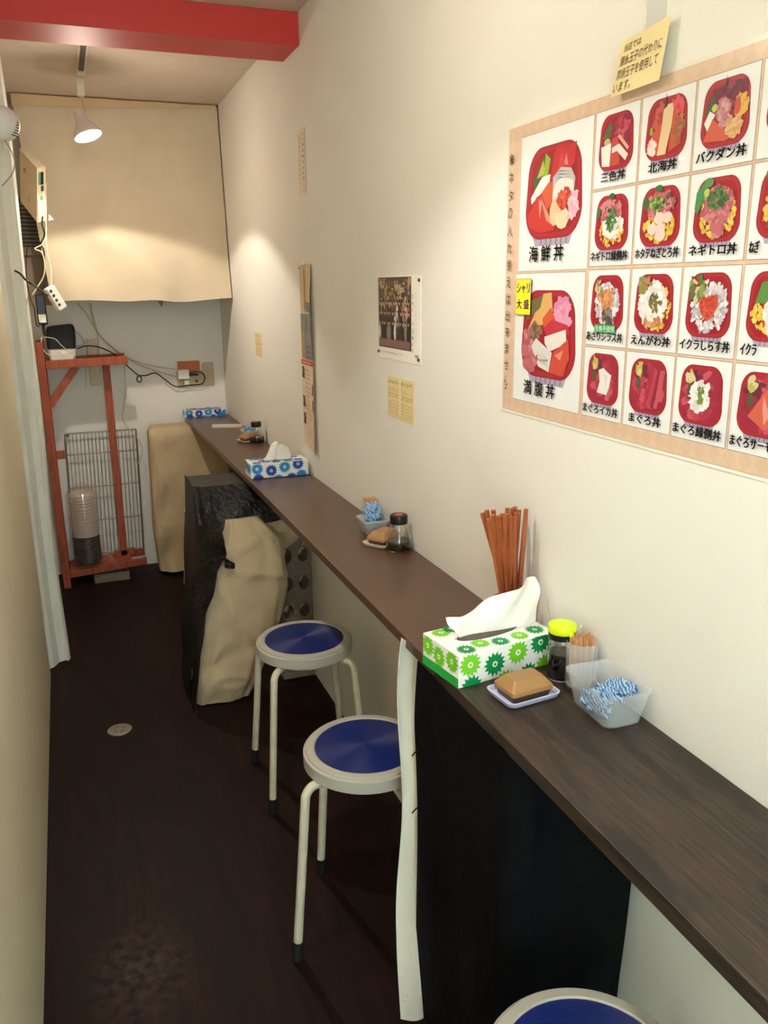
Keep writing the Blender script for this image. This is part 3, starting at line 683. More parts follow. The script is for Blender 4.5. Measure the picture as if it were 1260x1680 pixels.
# wire shelf leaning on back wall
r = empty('wire_shelf', (.13, 5.13, .13), 0, 'chrome wire rack panel standing behind the orange stand', 'wire rack')
b = MB()
def wp(u, v): # u across, v up
    return Vector((-.205+.40*u + .02*(v), .035*v, .735*v))
for s_ in ((0, 0, 1, 0), (1, 0, 1, 1), (1, 1, 0, 1), (0, 1, 0, 0)): b.tube([wp(*s_[:2]), wp(*s_[2:])], .0042, CHROME, n=8, smooth=False)
for v in (.28, .56, .83): b.tube([wp(0, v), wp(1, v)], .0034, CHROME, n=8, smooth=False)
b.build('frame', r, smooth=True)
b = MB()
for k in range(1, 19): b.tube([wp(k/19, 0), wp(k/19, 1)], .0017, CHROME, n=6, smooth=False)
b.build('wires', r, smooth=True)
b = MB(); b.lathe([(.006, -.006), (.013, -.006), (.013, .006), (.006, .006), (.006, -.006)], CHROME, c=wp(0, 1)+Vector((.012, 0, -.01)), n=20, ax=(0, 1, 0)); b.build('corner_ring', r, smooth=True)

# bagged food containers
r = empty('container_stack', (0.0, 4.985, .125), 0, 'clear plastic bag of stacked clear and black food containers on the orange stand', 'bag of containers')
for k in range(14):
    b = MB(); b.lathe([(0, 0), (.060, 0), (.072, .016), (.076, .018), (.074, .020), (.064, .012), (0, .012)], BLKP, c=(0, 0, .002+k*.0112), n=32); b.build('black_container', r, smooth=True)
LID = mat('clear_lid', (215, 200, 190), .12, alpha=.55, spec=1)
for k in range(14):
    b = MB(); b.lathe([(0, .012), (.060, .012), (.070, .002), (.074, 0), (.071, .004), (.062, .015), (0, .015)], LID, c=(0, 0, .17+k*.0185), n=32); b.build('clear_lid', r, smooth=True)
b = MB(); rings = []
for j in range(31):
    t = j/30; z = t*.475+.001
    rad = np.interp(t, [0, .04, .3, .36, .45, .88, .92, .96, 1], [.074, .082, .084, .088, .09, .088, .06, .025, .035]); rg = []
    for k in range(48):
        a = 2*PI*k/48; rr = rad*(1+.035*math.sin(a*9+t*14)+.02*math.sin(a*17-t*30)); rg.append((rr*math.cos(a), rr*math.sin(a)*.9, z+.006*math.sin(a*5)))
    rings.append(rg)
ringstack(b, rings, BAGP, cap1=False); b.build('plastic_bag', r, smooth=True)
b = MB(); b.tube([(.080, -.03, .17), (.095, -.05, .10), (.125, -.062, .03), (.14, -.066, -.02)], [.006, .014], BAGP, n=10); b.build('bag_tail', r, smooth=True)

# ================================================================== FLOOR DRAIN
r = empty('floor_drain', (.045, 3.13, 0), 0, 'round metal drain cover set in the dark floor', 'drain cover')
b = MB(); b.lathe([(0, .0005), (.047, .0005), (.046, .003), (.036, .004), (.0355, .0025), (.033, .0025), (.0325, .004), (.0, .0045)], METG, n=48); b.build('cover', r, smooth=True)
b = MB()
for a0 in range(4):
    b.tube([(.02*math.cos(a0*PI/2+t), .02*math.sin(a0*PI/2+t), .0045) for t in (0, .3, .6, .9, 1.1)], .0012, DGREY, n=6)
b.build('grooves', r, smooth=True)

# ================================================================== THINGS ON THE COUNTER
def flower(mb, fn, cu, cv, R_, m, mc, n=14, clip=None):
    vs = []; 
    for k in range(n*2):
        a = PI*k/n; rr = R_ if k % 2 == 0 else R_*.70
        vs.append((cu+rr*math.cos(a), cv+rr*math.sin(a)))
    def cl(p): return (min(max(p[0], clip[0]), clip[1]), min(max(p[1], clip[2]), clip[3])) if clip else p
    pts = [fn(*cl(p)) for p in vs]; mb.add([fn(*cl((cu, cv)))]+pts, [(0, 1+k, 1+(k+1) % (2*n)) for k in range(2*n)], m)
    if clip and (cu-R_*.3 < clip[0] or cu+R_*.3 > clip[1] or cv-R_*.3 < clip[2] or cv+R_*.3 > clip[3]): return
    def f2(u, v): return Vector(fn(u, v))+ (Vector(fn(0, 0, 2))-Vector(fn(0, 0, 1)))
    c2 = [(cu+R_*.24*math.cos(a), cv+R_*.24*math.sin(a)) for a in np.linspace(0, 2*PI, 12, endpoint=False)]
    mb.add([f2(*p) for p in c2], [tuple(range(12))], mc)
    c3 = [(cu+R_*.12*math.cos(a), cv+R_*.12*math.sin(a)) for a in np.linspace(0, 2*PI, 8, endpoint=False)]
    d = Vector(fn(0, 0, 3))-Vector(fn(0, 0, 1)); mb.add([Vector(fn(*p))+d for p in c3], [tuple(range(8))], m)
def tissue_box(loc_, rz, L_, D_, Hh, mA, mB, mEnd, label, tissue):
    r = empty('tissue_box', loc_, rz, label, 'tissue box')
    card = mat('white_card', (240, 240, 236), .45)
    b = MB(); b.box(0, L_, 0, D_, 0, Hh, card)
    # slot
    b.build('carton', r, bevel=.0012)
    b = MB(); e = .0006
    front = lambda u, v, k=1: (u, -e*k, v)
    top = lambda u, v, k=1: (u, v, Hh+e*k)
    left = lambda u, v, k=1: (-e*k, D_-u, v)
    R1 = .0265
    cf = (0, L_, 0.0, Hh); ct = (0, L_, 0, D_); cl_ = (0, D_, 0, Hh)
    for i, (u, v) in enumerate(((.026, Hh*.66), (.084, Hh*.48), (.140, Hh*.66), (.196, Hh*.80), (.240, Hh*.35), (.030, -.004), (.112, -.012), (.168, -.010), (.21, .0))):
        if u < L_: flower(b, front, u, v, R1, (mA, mB)[i % 2], card, clip=cf)
    for i, (u, v) in enumerate(((.03, .02), (.07, .03), (.11, .018), (.16, .022), (.205, .03), (.03, D_-.02), (.06, D_-.012), (.20, D_-.02), (.15, D_-.012))):
        if u < L_ and v < D_: flower(b, top, u, v, R1*.8, (mB, mA)[i % 2], card, clip=ct)
    for i, (u, v) in enumerate(((.02, Hh*.7), (.062, Hh*.58), (.108, Hh*.70))):
        if u < D_: flower(b, left, u, v, R1*.9, mA, card, clip=cl_)
    if mEnd: b.add([left(0, 0, 2), left(D_, 0, 2), left(D_, Hh*.3, 2), left(0, Hh*.3, 2)], [(0, 1, 2, 3)], mEnd)
    b.build('printed_flowers', r)
    cx, cy = L_*.48, D_*.5
    b = MB(); b.lathe([(0, 0), (.5, 0), (.5, 1), (0, 1)], DKBR, n=32)
    b.v = [(cx+v[0]*L_*.62, cy+v[1]*D_*.32, Hh+.0004+v[2]*.0008) for v in b.v]; b.build('opening', r)
    if tissue == 'big':
        b = MB()
        def sh(u, v):
            xb = .052+.185*u; xt = .022+.232*u; x = xb+(xt-xb)*v**.8+.006*math.sin(v*7+u*3)*v
            topz = np.interp(u, [0, .12, .35, .6, .85, 1], [.046, .044, .064, .086, .096, .090])
            z = Hh-.002+v*topz
            y = cy+.016*math.sin(u*5.5+1)*(.4+.6*v)+.010*math.sin(u*13-v*4)*v+.018*v*u
            return (x, y, z)
        b.grid(sh, 40, 24, TISSUE); b.build('tissue', r, smooth=True, solid=.0006)
    elif tissue == 'tufts':
        for (ox, lean, hh, ww) in ((-.026, .034, .078, .022), (.032, -.004, .064, .034)):
            b = MB(); rings = []
            for j in range(15):
                t = j/14; wv = ww*(1-.25*t)*(math.sqrt(max(0, 1-((t-.72)/.28)**2)) if t > .72 else 1)
                rings.append([(cx+ox+lean*t+wv*math.cos(a)*(1+.08*math.sin(3*a+t*5)), cy+.012*math.sin(a)*(1-.3*t), Hh-.001+hh*t) for a in np.linspace(0, 2*PI, 20, endpoint=False)])
            ringstack(b, rings, TISSUE); b.build('tissue', r, smooth=True)
    return r
LG = mat('leaf_green', (120, 200, 40), .5); DG = mat('deep_green', (0, 140, 75), .5); EG = mat('end_green', (30, 165, 70), .5)
LB = mat('sky_blue', (40, 140, 205), .5); DB = mat('royal_blue', (30, 70, 170), .5)
tissue_box((.640, 1.315, T), math.radians(8), .235, .132, .067, LG, DG, EG, 'green flowered tissue box with a big white tissue sticking out', 'big')
tissue_box((.648, 3.265, T+.0003), math.radians(-.5), .240, .115, .060, LB, DB, None, 'blue flowered tissue box in the middle of the counter with two folded tissues', 'tufts')
tissue_box((.628, 5.075, T-.0017), math.radians(-1), .245, .095, .040, LB, DB, None, 'farthest blue flowered tissue box at the back wall', None)

def soy_bottle(loc_, s, label, capm, ribbed):
    r = empty('soy_sauce_bottle', loc_, 0, label, 'soy sauce bottle')
    if ribbed:   # flared jar, black cap
        gl = [(0, .001), (.027, .001), (.030, .006), (.030, .022), (.025, .040), (.019, .055), (.018, .066), (.0165, .066), (.0175, .054), (.0235, .039), (.0285, .021), (.0285, .008), (.025, .004), (0, .004)]
        lq = [(0, .0045), (.0248, .0045), (.0283, .0085), (.0283, .021), (.0275, .024), (0, .024)]
        cap = [(0, .064), (.0198, .064), (.0202, .066), (.0202, .082), (.019, .084), (0, .084)]
    else:
        gl = [(0, .001), (.024, .001), (.026, .004), (.0262, .060), (.0255, .078), (.0235, .086), (.0225, .086), (.0243, .077), (.0250, .059), (.0248, .006), (.023, .004), (0, .004)]
        lq = [(0, .0045), (.0228, .0045), (.0246, .0065), (.0248, .056), (0, .056)]
        cap = [(0, .098), (.0265, .098), (.028, .100), (.028, .110), (.0265, .1135), (0, .115)]
    for p in (gl, lq, cap): 
        for i in range(len(p)): p[i] = (p[i][0]*s, p[i][1]*s)
    b = MB(); b.lathe(gl, GLASS, n=40); b.build('glass', r, smooth=True)
    b = MB(); b.lathe(lq, SOY, n=40); b.build('soy_sauce', r, smooth=True)
    b = MB(); b.lathe(cap, capm, n=40); c_ = b.build('cap', r, smooth=True)
    if not ribbed:
        b = MB(); b.lathe([(0, .086*s), (.0262*s, .086*s), (.0268*s, .0985*s), (0, .0985*s)], BLKP, n=40); b.build('cap_collar', r, smooth=True)
        b = MB(); b.box(-.004, .004, -.033, -.026, .099*s, .106*s, capm); b.build('spout', c_, bevel=.001)
    else:
        b = MB(); b.lathe([(0, .0842*s), (.009*s, .0842*s), (.009*s, .0850*s), (0, .0850*s)], mat('red_dot', (200, 90, 70), .4), n=20); b.build('cap_button', c_)
    return r
soy_bottle((.846, 1.284, T), 1.0, 'glass soy sauce bottle with a lime yellow cap next to the green tissue box', LIME, False)
soy_bottle((.856, 2.170, T), 1.28, 'small glass soy sauce jar with a black cap on the middle counter', BLKP, True)
soy_bottle((.850, 4.085, T-.002), 1.25, 'farthest soy sauce jar with a black cap, beyond the blue tissue box', BLKP, True)

def mustard_case(loc_, rz, traym, label, group=None):
    r = empty('mustard_case', loc_, rz, label, 'condiment case')
    b = MB(); rings = []
    for z, g in ((.0006, -.004), (.003, 0), (.012, .003), (.012, .0), (.004, -.003)): rings.append([(x, y, z) for x, y in rrect(.112+2*g, .082+2*g, .014)])
    ringstack(b, rings, traym); b.build('tray', r, smooth=True)
    b = MB(); rings = []
    for z, g in ((.0045, -.003), (.018, 0)): rings.append([(x, y, z) for x, y in rrect(.088+2*g, .062+2*g, .006)])
    ringstack(b, rings, DKBR); b.build('base', r, smooth=True)
    b = MB(); rings = []
    for z, g in ((.0182, .002), (.026, .002), (.0415, -.011), (.0425, -.0125)): rings.append([(x, y, z) for x, y in rrect(.088+2*g, .062+2*g, .006)])
    ringstack(b, rings, TANP); b.build('lid', r, smooth=True, split=25)
    return r
mustard_case((.742, 1.247, T), math.radians(6), LAV, 'tan lidded condiment case on a lavender tray beside the green tissue box')
mustard_case((.838, 2.248, T), math.radians(35), OFFW, 'tan lidded condiment case on a white tray beside the middle soy jar')
mustard_case((.825, 4.13, T-.002), math.radians(20), OFFW, 'farthest tan condiment case tucked beside the far soy jar')

def pick_jar(loc_, s, label, glassm, n=60):
    r = empty('toothpick_jar', loc_, 0, label, 'toothpick jar')
    hz = s**1.8; k_ = max(1, s*.96); b = MB(); b.lathe([(0, .001), (.023*k_, .001), (.025*k_, .004), (.026*k_, .062*hz), (.0248*k_, .062*hz), (.0238*k_, .005), (0, .004)], glassm, n=32); b.build('jar', r, smooth=True)
    b = MB()
    for k in range(n):
        a = random.random()*2*PI; q = math.sqrt(random.random())*.0205*k_; x, y = q*math.cos(a), q*math.sin(a)
        b.tube([(x*.85, y*.85, .005), (x, y, (.058+random.random()*.006)*hz), (x, y, (.064+random.random()*.006)*hz)], [.0011, .0009], PICKS, n=5, smooth=False)
    o = b.build('toothpicks', r); o['kind'] = 'stuff'
    return r
pick_jar((.866, 1.243, T), 1.25, 'toothpick jar packed full behind the clear plastic tub', CLEARP, 90)
pick_jar((.868, 2.455, T), 1.18, 'toothpick jar beyond the middle tub of blue cloth', CLEARP)
pick_jar((.868, 4.27, T-.002), 1.0, 'farthest toothpick jar behind the far tub', CLEARP, 40)

def cloth_blob(mb, c, sx, sy, sz, seed):
    bm = bmesh.new(); bmesh.ops.create_icosphere(bm, subdivisions=4, radius=1)
    from mathutils import noise
    vs = []
    for v in bm.verts:
        p = v.co*2.2+Vector((seed, seed*2, 0)); q = v.co*(1+.38*(abs(noise.noise(p))*2-.5)+.16*noise.noise(p*2.7))
        vs.append((c[0]+q.x*sx, c[1]+q.y*sy, c[2]+max(q.z, -.95)*sz))
    mb.add(vs, [tuple(x.index for x in f.verts) for f in bm.faces], CHECK); bm.free()
def tub(loc_, rz, L_, D_, Hh, label, cl, pm=CLEARP):
    r = empty('plastic_tub', loc_, rz, label, 'plastic tub')
    b = MB(); rings = []
    for z, g in ((.0005, -.013), (.004, -.010), (Hh-.006, 0), (Hh-.005, .003), (Hh, .003), (Hh, .0015), (Hh-.004, -.0014), (.006, -.0115), (.0015, -.015)): rings.append([(x, y, z) for x, y in rrect(L_+2*g, D_+2*g, .014)])
    ringstack(b, rings, pm); b.build('tub', r, smooth=True)
    o = None
    return r
tub((.846, 1.132, T+.0006), math.radians(-2), .094, .134, .068, 'clear plastic tub nearest on the counter with a folded blue check cloth inside', None)
b = MB(); cloth_blob(b, (.828, 1.134, T+.024), .022, .036, .020, 3)
cloth_blob(b, (.866, 1.112, T+.058), .019, .030, .008, 8); cloth_blob(b, (.853, 1.128, T+.042), .022, .03, .016, 11)
tag(b.build('folded_cloth', smooth=True), 'blue and white check cloth lying in the nearest clear tub', 'cloth')
tub((.846, 2.365, T), 0, .080, .090, .050, 'frosted plastic tub on the middle counter with a heaped blue cloth', None, mat('frosted_plastic', (205, 210, 210), .35, alpha=.6))
b = MB(); cloth_blob(b, (.846, 2.365, T+.030), .026, .034, .022, 5); cloth_blob(b, (.846, 2.365, T+.066), .028, .034, .030, 2)
tag(b.build('folded_cloth', smooth=True), 'blue and white cloth heaped above the rim of the middle tub', 'cloth')
tub((.842, 4.215, T-.002), 0, .080, .100, .045, 'farthest small plastic tub holding a pale blue cloth', None, mat('frosted_plastic', (205, 210, 210), .35, alpha=.6))
b = MB(); cloth_blob(b, (.842, 4.215, T+.026), .030, .036, .022, 9); cloth_blob(b, (.838, 4.225, T+.050), .022, .024, .018, 4)
tag(b.build('folded_cloth', smooth=True), 'pale blue cloth in the farthest tub', 'cloth')
# long tray (chopstick case) lying at the far end
r = empty('chopstick_case', (.800, 4.62, T-.002), math.radians(-18), 'slim white case lying across the far counter', 'case')
b = MB(); rings = []
for z, g in ((0, 0), (.014, .001), (.014, -.003), (.005, -.004)): rings.append([(x, y, z) for x, y in rrect(.170+2*g, .034+2*g, .008)])
ringstack(b, rings, OFFW); b.build('case_body', r, smooth=True)
# chopsticks in a pink cup
r = empty('pink_cup', (.852, 1.500, T), 0, 'pink cup behind the big tissue holding the chopsticks', 'cup')
b = MB(); b.lathe([(0, .001), (.030, .001), (.038, .09), (.0365, .09), (.0285, .004), (0, .004)], PINK, n=40); b.build('cup_body', r, smooth=True)
NC = 22
tips = []
for k in range(NC):
    t = k/(NC-1)
    bxy = Vector((.854+random.uniform(-.014, .012), 1.500+random.uniform(-.016, .016), T+.006))
    lean = -.14+t*.155
    top = Vector((.776+.104*t**.85+random.uniform(-.004, .004), 1.500+random.uniform(-.03, .03), T+.284+random.uniform(-.007, .007)))
    if top.x > .888: top.x = .886
    b = MB(); d = top-bxy; b.tube([bxy, bxy+d*.5, top], [.0032, .0056], CHOP, n=4, smooth=False)
    tag(b.build('chopstick'), 'brown chopstick standing in the pink cup', 'chopstick', 'chopsticks in the pink cup')
for o in [x for x in C.objects if x.name.startswith('chopstick') and x.type == 'MESH' and x.parent is None]: pass

# ================================================================== THINGS ON THE WALL
def wallfn(y0, z0, e):      # u to the right in the picture (towards -y), v up; on the right wall
    def fn(u, v, k=1): return (W-e*k, y0-u, z0+v)
    return fn
# ---- menu poster
r = empty('menu_poster', (W, 1.64, 1.414), 0, 'large laminated menu poster of rice bowl photographs on the right wall', 'menu poster')
PL, PB = 1.64, 1.414
def pf(e):
    return lambda u, v, k=1: (-e, -u, v)
b = MB(); b.box(-.0016, -.0002, -.84, .006, -.006, .577, mat('laminate_film', (236, 232, 222), .15, spec=.8)); b.build('laminate', r)
b = MB(); b.box(-.0026, -.0016, -.836, 0, 0, .571, POSTP); b.build('backing_sheet', r)
CARD = mat('menu_white', (226, 227, 228), .3); LINE = mat('menu_line', (120, 104, 90), .5)
def rect(mb, fn, u0, u1, v0, v1, m): mb.add([fn(u0, v0), fn(u1, v0), fn(u1, v1), fn(u0, v1)], [(0, 1, 2, 3)], m)
colsY = [(1.331, 1.211), (1.205, 1.083), (1.078, .959), (.953, .834)]
rowsZ = [(1.961, 1.838), (1.833, 1.709), (1.702, 1.572), (1.567, 1.442)]
cells = [(1.588, 1.338, 1.961, 1.705, 'L1'), (1.595, 1.342, 1.700, 1.441, 'L2')]
for ci, (ya, yb) in enumerate(colsY):
    for ri, (za, zb) in enumerate(rowsZ): cells.append((ya, yb, za, zb, (ci, ri)))
b = MB()
for ya, yb, za, zb, k in cells:
    rect(b, pf(.0028), PL-ya-.0008, PL-yb+.0008, zb-PB-.0008, za-PB+.0008, LINE)
    rect(b, pf(.0030), PL-ya, PL-yb, zb-PB, za-PB, CARD)
b.build('picture_panels', r)
RIM = mat('tray_red', (166, 38, 50), .35); RIM2 = mat('tray_inner', (150, 24, 40), .4); SIDE = mat('tray_side', (168, 158, 180), .4)
Cc = {}
def cm(rgb):
    k = 'print_%02x%02x%02x' % tuple(rgb); g = sum(rgb)/3
    return mat(k, tuple((c_*.84+g*.16)*.93 for c_ in rgb), .4)
def poly(mb, e, pts, m): mb.add([(-e, -u, v) for u, v in pts], [tuple(range(len(pts)))], m)
LAY = [0]
def blob(mb, cu, cv, ru, rv, m, n=10, j=.25, rot=0):
    LAY[0] += 1; e = .0040+LAY[0]*3e-6
    pts = []
    for k in range(n):
        a = 2*PI*k/n; q = 1+random.uniform(-j, j); x, y = ru*q*math.cos(a), rv*q*math.sin(a)
        pts.append((cu+x*math.cos(rot)-y*math.sin(rot), cv+x*math.sin(rot)+y*math.cos(rot)))
    c = (sum(p[0] for p in pts)/n, sum(p[1] for p in pts)/n)
    mb.add([(-e, -c[0], c[1])]+[(-e, -u, v) for u, v in pts], [(0, 1+k, 1+(k+1) % n) for k in range(n)], m)
def quad(mb, pts, m):
    LAY[0] += 1; e = .0040+LAY[0]*3e-6; poly(mb, e, pts, m)
def scatter(mb, cu, cv, ru, rv, cols, n, s, j=.4):
    for k in range(n):
        a = random.random()*2*PI; q = math.sqrt(random.random())
        blob(mb, cu+ru*q*math.cos(a), cv+rv*q*math.sin(a), s*random.uniform(.6, 1.3), s*random.uniform(.4, 1), cm(random.choice(cols)), 6, j, random.random()*PI)
YEL = [(244, 200, 60), (250, 214, 90), (230, 180, 50)]; TORO = [(206, 100, 112), (222, 128, 134), (190, 84, 100)]
WHT = [(238, 234, 230), (222, 216, 216), (246, 242, 238)]; GRN = [(70, 120, 60), (100, 150, 60), (50, 95, 50)]
TUNA = [(190, 40, 66), (206, 58, 84), (170, 30, 60), (214, 80, 100)]; SALM = [(226, 84, 60), (236, 104, 76), (214, 66, 52)]
SHIR = [(226, 218, 222), (205, 196, 204), (240, 236, 238), (184, 176, 188)]; PNK = [(236, 150, 190), (226, 130, 176), (244, 176, 206)]
IKU = [(222, 60, 40), (236, 88, 56), (206, 44, 36)]; ORN = [(222, 140, 86), (206, 116, 66), (236, 166, 110)]
def tray(ya, yb, za, zb, key):
    LAY[0] = 0
    b = MB(); big = isinstance(key, str)
    w_ = ya-yb; h_ = za-zb; cu = PL-(ya+yb)/2; 
    if big: tw, th_ = w_*.80, h_*.66; cv = za-PB-h_*.44
    else: tw, th_ = w_*.80, h_*.72; cv = za-PB-h_*.43
    if key == 'L2': cu += .006; cv -= .004
    R_ = tw*.27
    def S(u, v): return (cu+u*tw/2, cv+v*th_/2)     # local -1..1
    # box side under the tray
    poly(b, .0032, [(cu-tw*.36, cv-th_*.45), (cu+tw*.36, cv-th_*.45), (cu+tw*.31, cv-th_*.575), (cu-tw*.30, cv-th_*.575)], SIDE)
    for k in range(6): poly(b, .0033, [(cu+tw*(-.2+k*.09), cv-th_*.56), (cu+tw*(-.185+k*.09), cv-th_*.56), (cu+tw*(-.18+k*.09), cv-th_*.50), (cu+tw*(-.195+k*.09), cv-th_*.50)], cm((110, 96, 130)))
    o1 = rrect(tw, th_, R_, 8, .94); o2 = rrect(tw*.95, th_*.955, R_*.95, 8, .94); o3 = rrect(tw*.85, th_*.87, R_*.85, 8, .94)
    poly(b, .0034, [(cu+x, cv+y) for x, y in o1], cm((176, 30, 48)))
    poly(b, .0035, [(cu+x, cv+y) for x, y in o2], RIM)
    inner = {0: RIM2, 1: RIM2}
    poly(b, .0037, [(cu+x, cv+y) for x, y in o3], RIM2)
    def sc(u, v, ru, rv, cols, n, s): scatter(b, *S(u, v), ru*tw/2, rv*th_/2, cols, n, s*tw)
    def bl(u, v, ru, rv, col, rot=0, j=.12, n=12): blob(b, *S(u, v), ru*tw/2, rv*th_/2, cm(col), n, j, rot)
    def qd(pts, col): quad(b, [S(*p) for p in pts], cm(col))
    if key == 'L1':
        qd([(-.75, .30), (-.35, .80), (-.10, .75), (-.25, .35), (-.68, .1)], (80, 100, 50)); qd([(-.6, .35), (-.38, .72), (-.3, .4)], (200, 190, 70)); qd([(-.36, .3), (-.3, .85), (-.12, .7), (-.2, .35)], (150, 190, 40))
        qd([(-.1, .2), (.0, .8), (.2, .98), (.42, .85), (.75, .93), (.72, .5), (.45, .35), (.1, .3)], (212, 36, 44)); qd([(.35, .5), (.42, .75), (.5, .5)], (236, 120, 140)); qd([(.1, .25), (.25, .85), (.4, .5)], (224, 60, 60))
        qd([(-.05, -.05), (0, .3), (.25, .48), (.6, .42), (.75, .2), (.72, -.1), (.3, -.25), (.0, -.2)], (196, 190, 190)); qd([(-.03, -.1), (.1, .18), (.35, .28), (.68, .16), (.72, -.15), (.3, -.25), (0, -.2)], (232, 226, 216))
        for k in range(3): qd([(-.02, .05+k*.09), (.2, .26+k*.07), (.65, .22+k*.06), (.2, .28+k*.07)], (90, 88, 100))
        qd([(-.8, -.05), (-.4, .36), (-.1, .38), (-.15, .1), (-.45, -.0), (-.78, -.2)], (236, 236, 232)); qd([(-.5, -.05), (-.15, .22), (.0, .2), (0, -.2), (-.2, -.4)], (226, 90, 50))
        qd([(-.93, -.5), (-.6, -.06), (-.4, .0), (.1, -.82), (-.4, -.86), (-.85, -.7)], (222, 44, 42)); qd([(-.5, -.1), (-.45, -.55), (-.38, -.2)], (248, 150, 130)); qd([(-.45, -.05), (-.1, -.5), (.1, -.75), (-.2, -.6)], (226, 150, 110))
        bl(.1, -.45, .2, .30, (232, 196, 146), .2); bl(.35, -.58, .26, .24, (240, 212, 168)); bl(.2, -.3, .16, .18, (226, 190, 140))
        sc(.42, -.18, .24, .20, IKU, 50, .035); sc(.72, -.35, .12, .28, [(236, 170, 186), (244, 198, 206)], 30, .05)
    elif key == 'L2':
        qd([(-.75, .1), (-.2, .92), (.1, .95), (.2, .3), (-.3, .2), (-.7, -.1)], (232, 176, 96)); qd([(-.85, .7), (-.2, .9), (-.3, .6), (-.8, .3)], (120, 110, 60))
        sc(.5, .5, .30, .30, PNK, 60, .06); qd([(-.2, .35), (.1, .62), (.3, .3), (.1, .1), (-.15, .15)], (236, 84, 44))
        qd([(-.15, .15), (.15, .35), (.7, .25), (.8, .05), (.0, -.08)], (214, 40, 60)); sc(-.7, -.25, .2, .35, TORO, 60, .06); sc(-.45, .05, .2, .15, [(120, 96, 60), (160, 110, 90)], 24, .05)
        qd([(-.1, -.05), (.65, .15), (.7, -.15), (.1, -.38), (-.08, -.2)], (236, 228, 222)); qd([(-.58, -.3), (-.42, -.1), (.2, -.4), (.1, -.85), (-.3, -.75)], (226, 222, 218))
        for k in range(4): qd([(-.5+k*.09, -.35), (-.3+k*.1, -.6), (.1, -.75+k*.06), (-.32+k*.1, -.56)], (120, 110, 110))
        qd([(.1, -.85), (.25, -.38), (.75, -.05), (.82, -.5), (.55, -.9)], (228, 72, 50)); qd([(.3, -.45), (.6, -.3), (.5, -.55)], (240, 140, 120)); sc(-.6, -.72, .22, .15, TORO, 30, .06)
        qd([(.5, -.9), (.78, -.5), (.66, -.9)], (216, 60, 44))
    else:
        ci, ri = key
        if key == (0, 0):
            qd([(-.2, .85), (.8, .85), (.8, -.1), (.0, .0), (-.3, .3)], (150, 26, 66)); sc(.35, .45, .45, .35, TUNA, 30, .07); qd([(-.8, .2), (-.4, .75), (-.2, .6), (-.4, .05)], (90, 104, 60)); bl(-.5, .05, .18, .12, (196, 190, 120))
            qd([(-.85, -.1), (-.25, -.02), (-.3, -.85), (-.75, -.8)], (238, 234, 228)); qd([(-.2, .1), (.1, .2), (.3, -.85), (-.3, -.85)], (214, 66, 50)); qd([(-.2, -.2), (.2, -.1), (.75, -.55), (.6, -.75), (.1, -.35), (-.2, -.4)], (238, 218, 214)); qd([(.1, .15), (.7, -.4), (.78, -.3), (.2, .22)], (236, 170, 150))
        elif key == (1, 0):
            sc(-.35, .4, .3, .4, [(190, 50, 50), (214, 84, 74)], 40, .07); sc(.5, .6, .3, .25, [(232, 50, 70), (240, 80, 90)], 30, .07); qd([(-.7, -.1), (.0, .3), (.1, -.85), (-.6, -.8)], (226, 80, 60))
            qd([(-.15, .75), (.25, .75), (.35, .4), (.05, -.85), (-.35, -.85), (-.2, .1)], (236, 200, 150)); qd([(.3, .5), (.7, .2), (.75, -.6), (.2, -.8)], (214, 80, 50)); sc(.62, -.1, .18, .4, [(196, 120, 60), (170, 90, 50)], 26, .06); sc(-.6, -.55, .22, .22, [(236, 190, 200), (244, 220, 214)], 26, .06); bl(-.7, .0, .08, .14, (150, 190, 50))
            qd([(-.05, 1.12), (.02, .7), (-.2, .6), (-.1, .8)], (50, 70, 50))
        elif key == (2, 0):
            qd([(-.6, .75), (.8, .85), (.85, .0), (-.4, .05)], (120, 24, 56)); sc(.2, .5, .5, .3, [(120, 30, 60), (150, 44, 76), (104, 20, 50)], 30, .08); qd([(-.85, .1), (-.6, .6), (-.4, .5), (-.6, .0)], (70, 90, 60)); bl(-.45, .2, .13, .12, (206, 206, 90))
            qd([(-.85, -.2), (-.65, .15), (-.4, .0), (-.7, -.45)], (240, 238, 232)); qd([(-.85, -.75), (-.5, -.1), (.35, -.75), (.1, -.85)], (226, 86, 60)); sc(-.05, -.0, .25, .35, [(206, 130, 140), (190, 108, 124), (220, 156, 150)], 45, .07)
            sc(.65, .1, .2, .35, [(240, 180, 60), (226, 160, 40)], 40, .06); bl(.5, .1, .13, .26, (222, 70, 54)); sc(.4, -.48, .3, .24, [(232, 180, 120), (220, 156, 96)], 50, .06); qd([(-.02, 1.1), (.03, .75), (-.05, .75)], (40, 50, 40))
        elif ri == 0:
            sc(0, .2, .7, .5, SALM, 50, .1); sc(.2, -.4, .5, .3, TUNA, 30, .1); bl(-.5, .4, .2, .2, (120, 150, 60))
        elif key == (0, 1):
            sc(0, -.35, .72, .5, YEL, 120, .045); sc(-.1, .4, .65, .40, TORO, 80, .06); sc(.1, -.2, .6, .35, WHT, 70, .06); sc(.0, .1, .3, .45, GRN, 70, .04); bl(0, .95, .16, .12, (50, 110, 60)); bl(-.75, .4, .12, .2, (70, 120, 60))
        elif key == (1, 1):
            sc(0, -.35, .75, .5, YEL, 130, .045); sc(0, .4, .68, .42, TORO, 90, .06); bl(-.1, .95, .2, .12, (60, 120, 60)); bl(-.7, .5, .14, .25, (60, 110, 60)); sc(-.15, .45, .35, .3, GRN+[(190, 200, 60)], 50, .04); sc(.5, .5, .25, .25, [(110, 80, 70), (150, 90, 90)], 16, .04)
            for u, v in ((0, -.05), (.4, -.05), (-.3, -.4), (.1, -.4), (.1, -.65)): bl(u, v, .24, .2, (240, 206, 196))
        elif key == (2, 1):
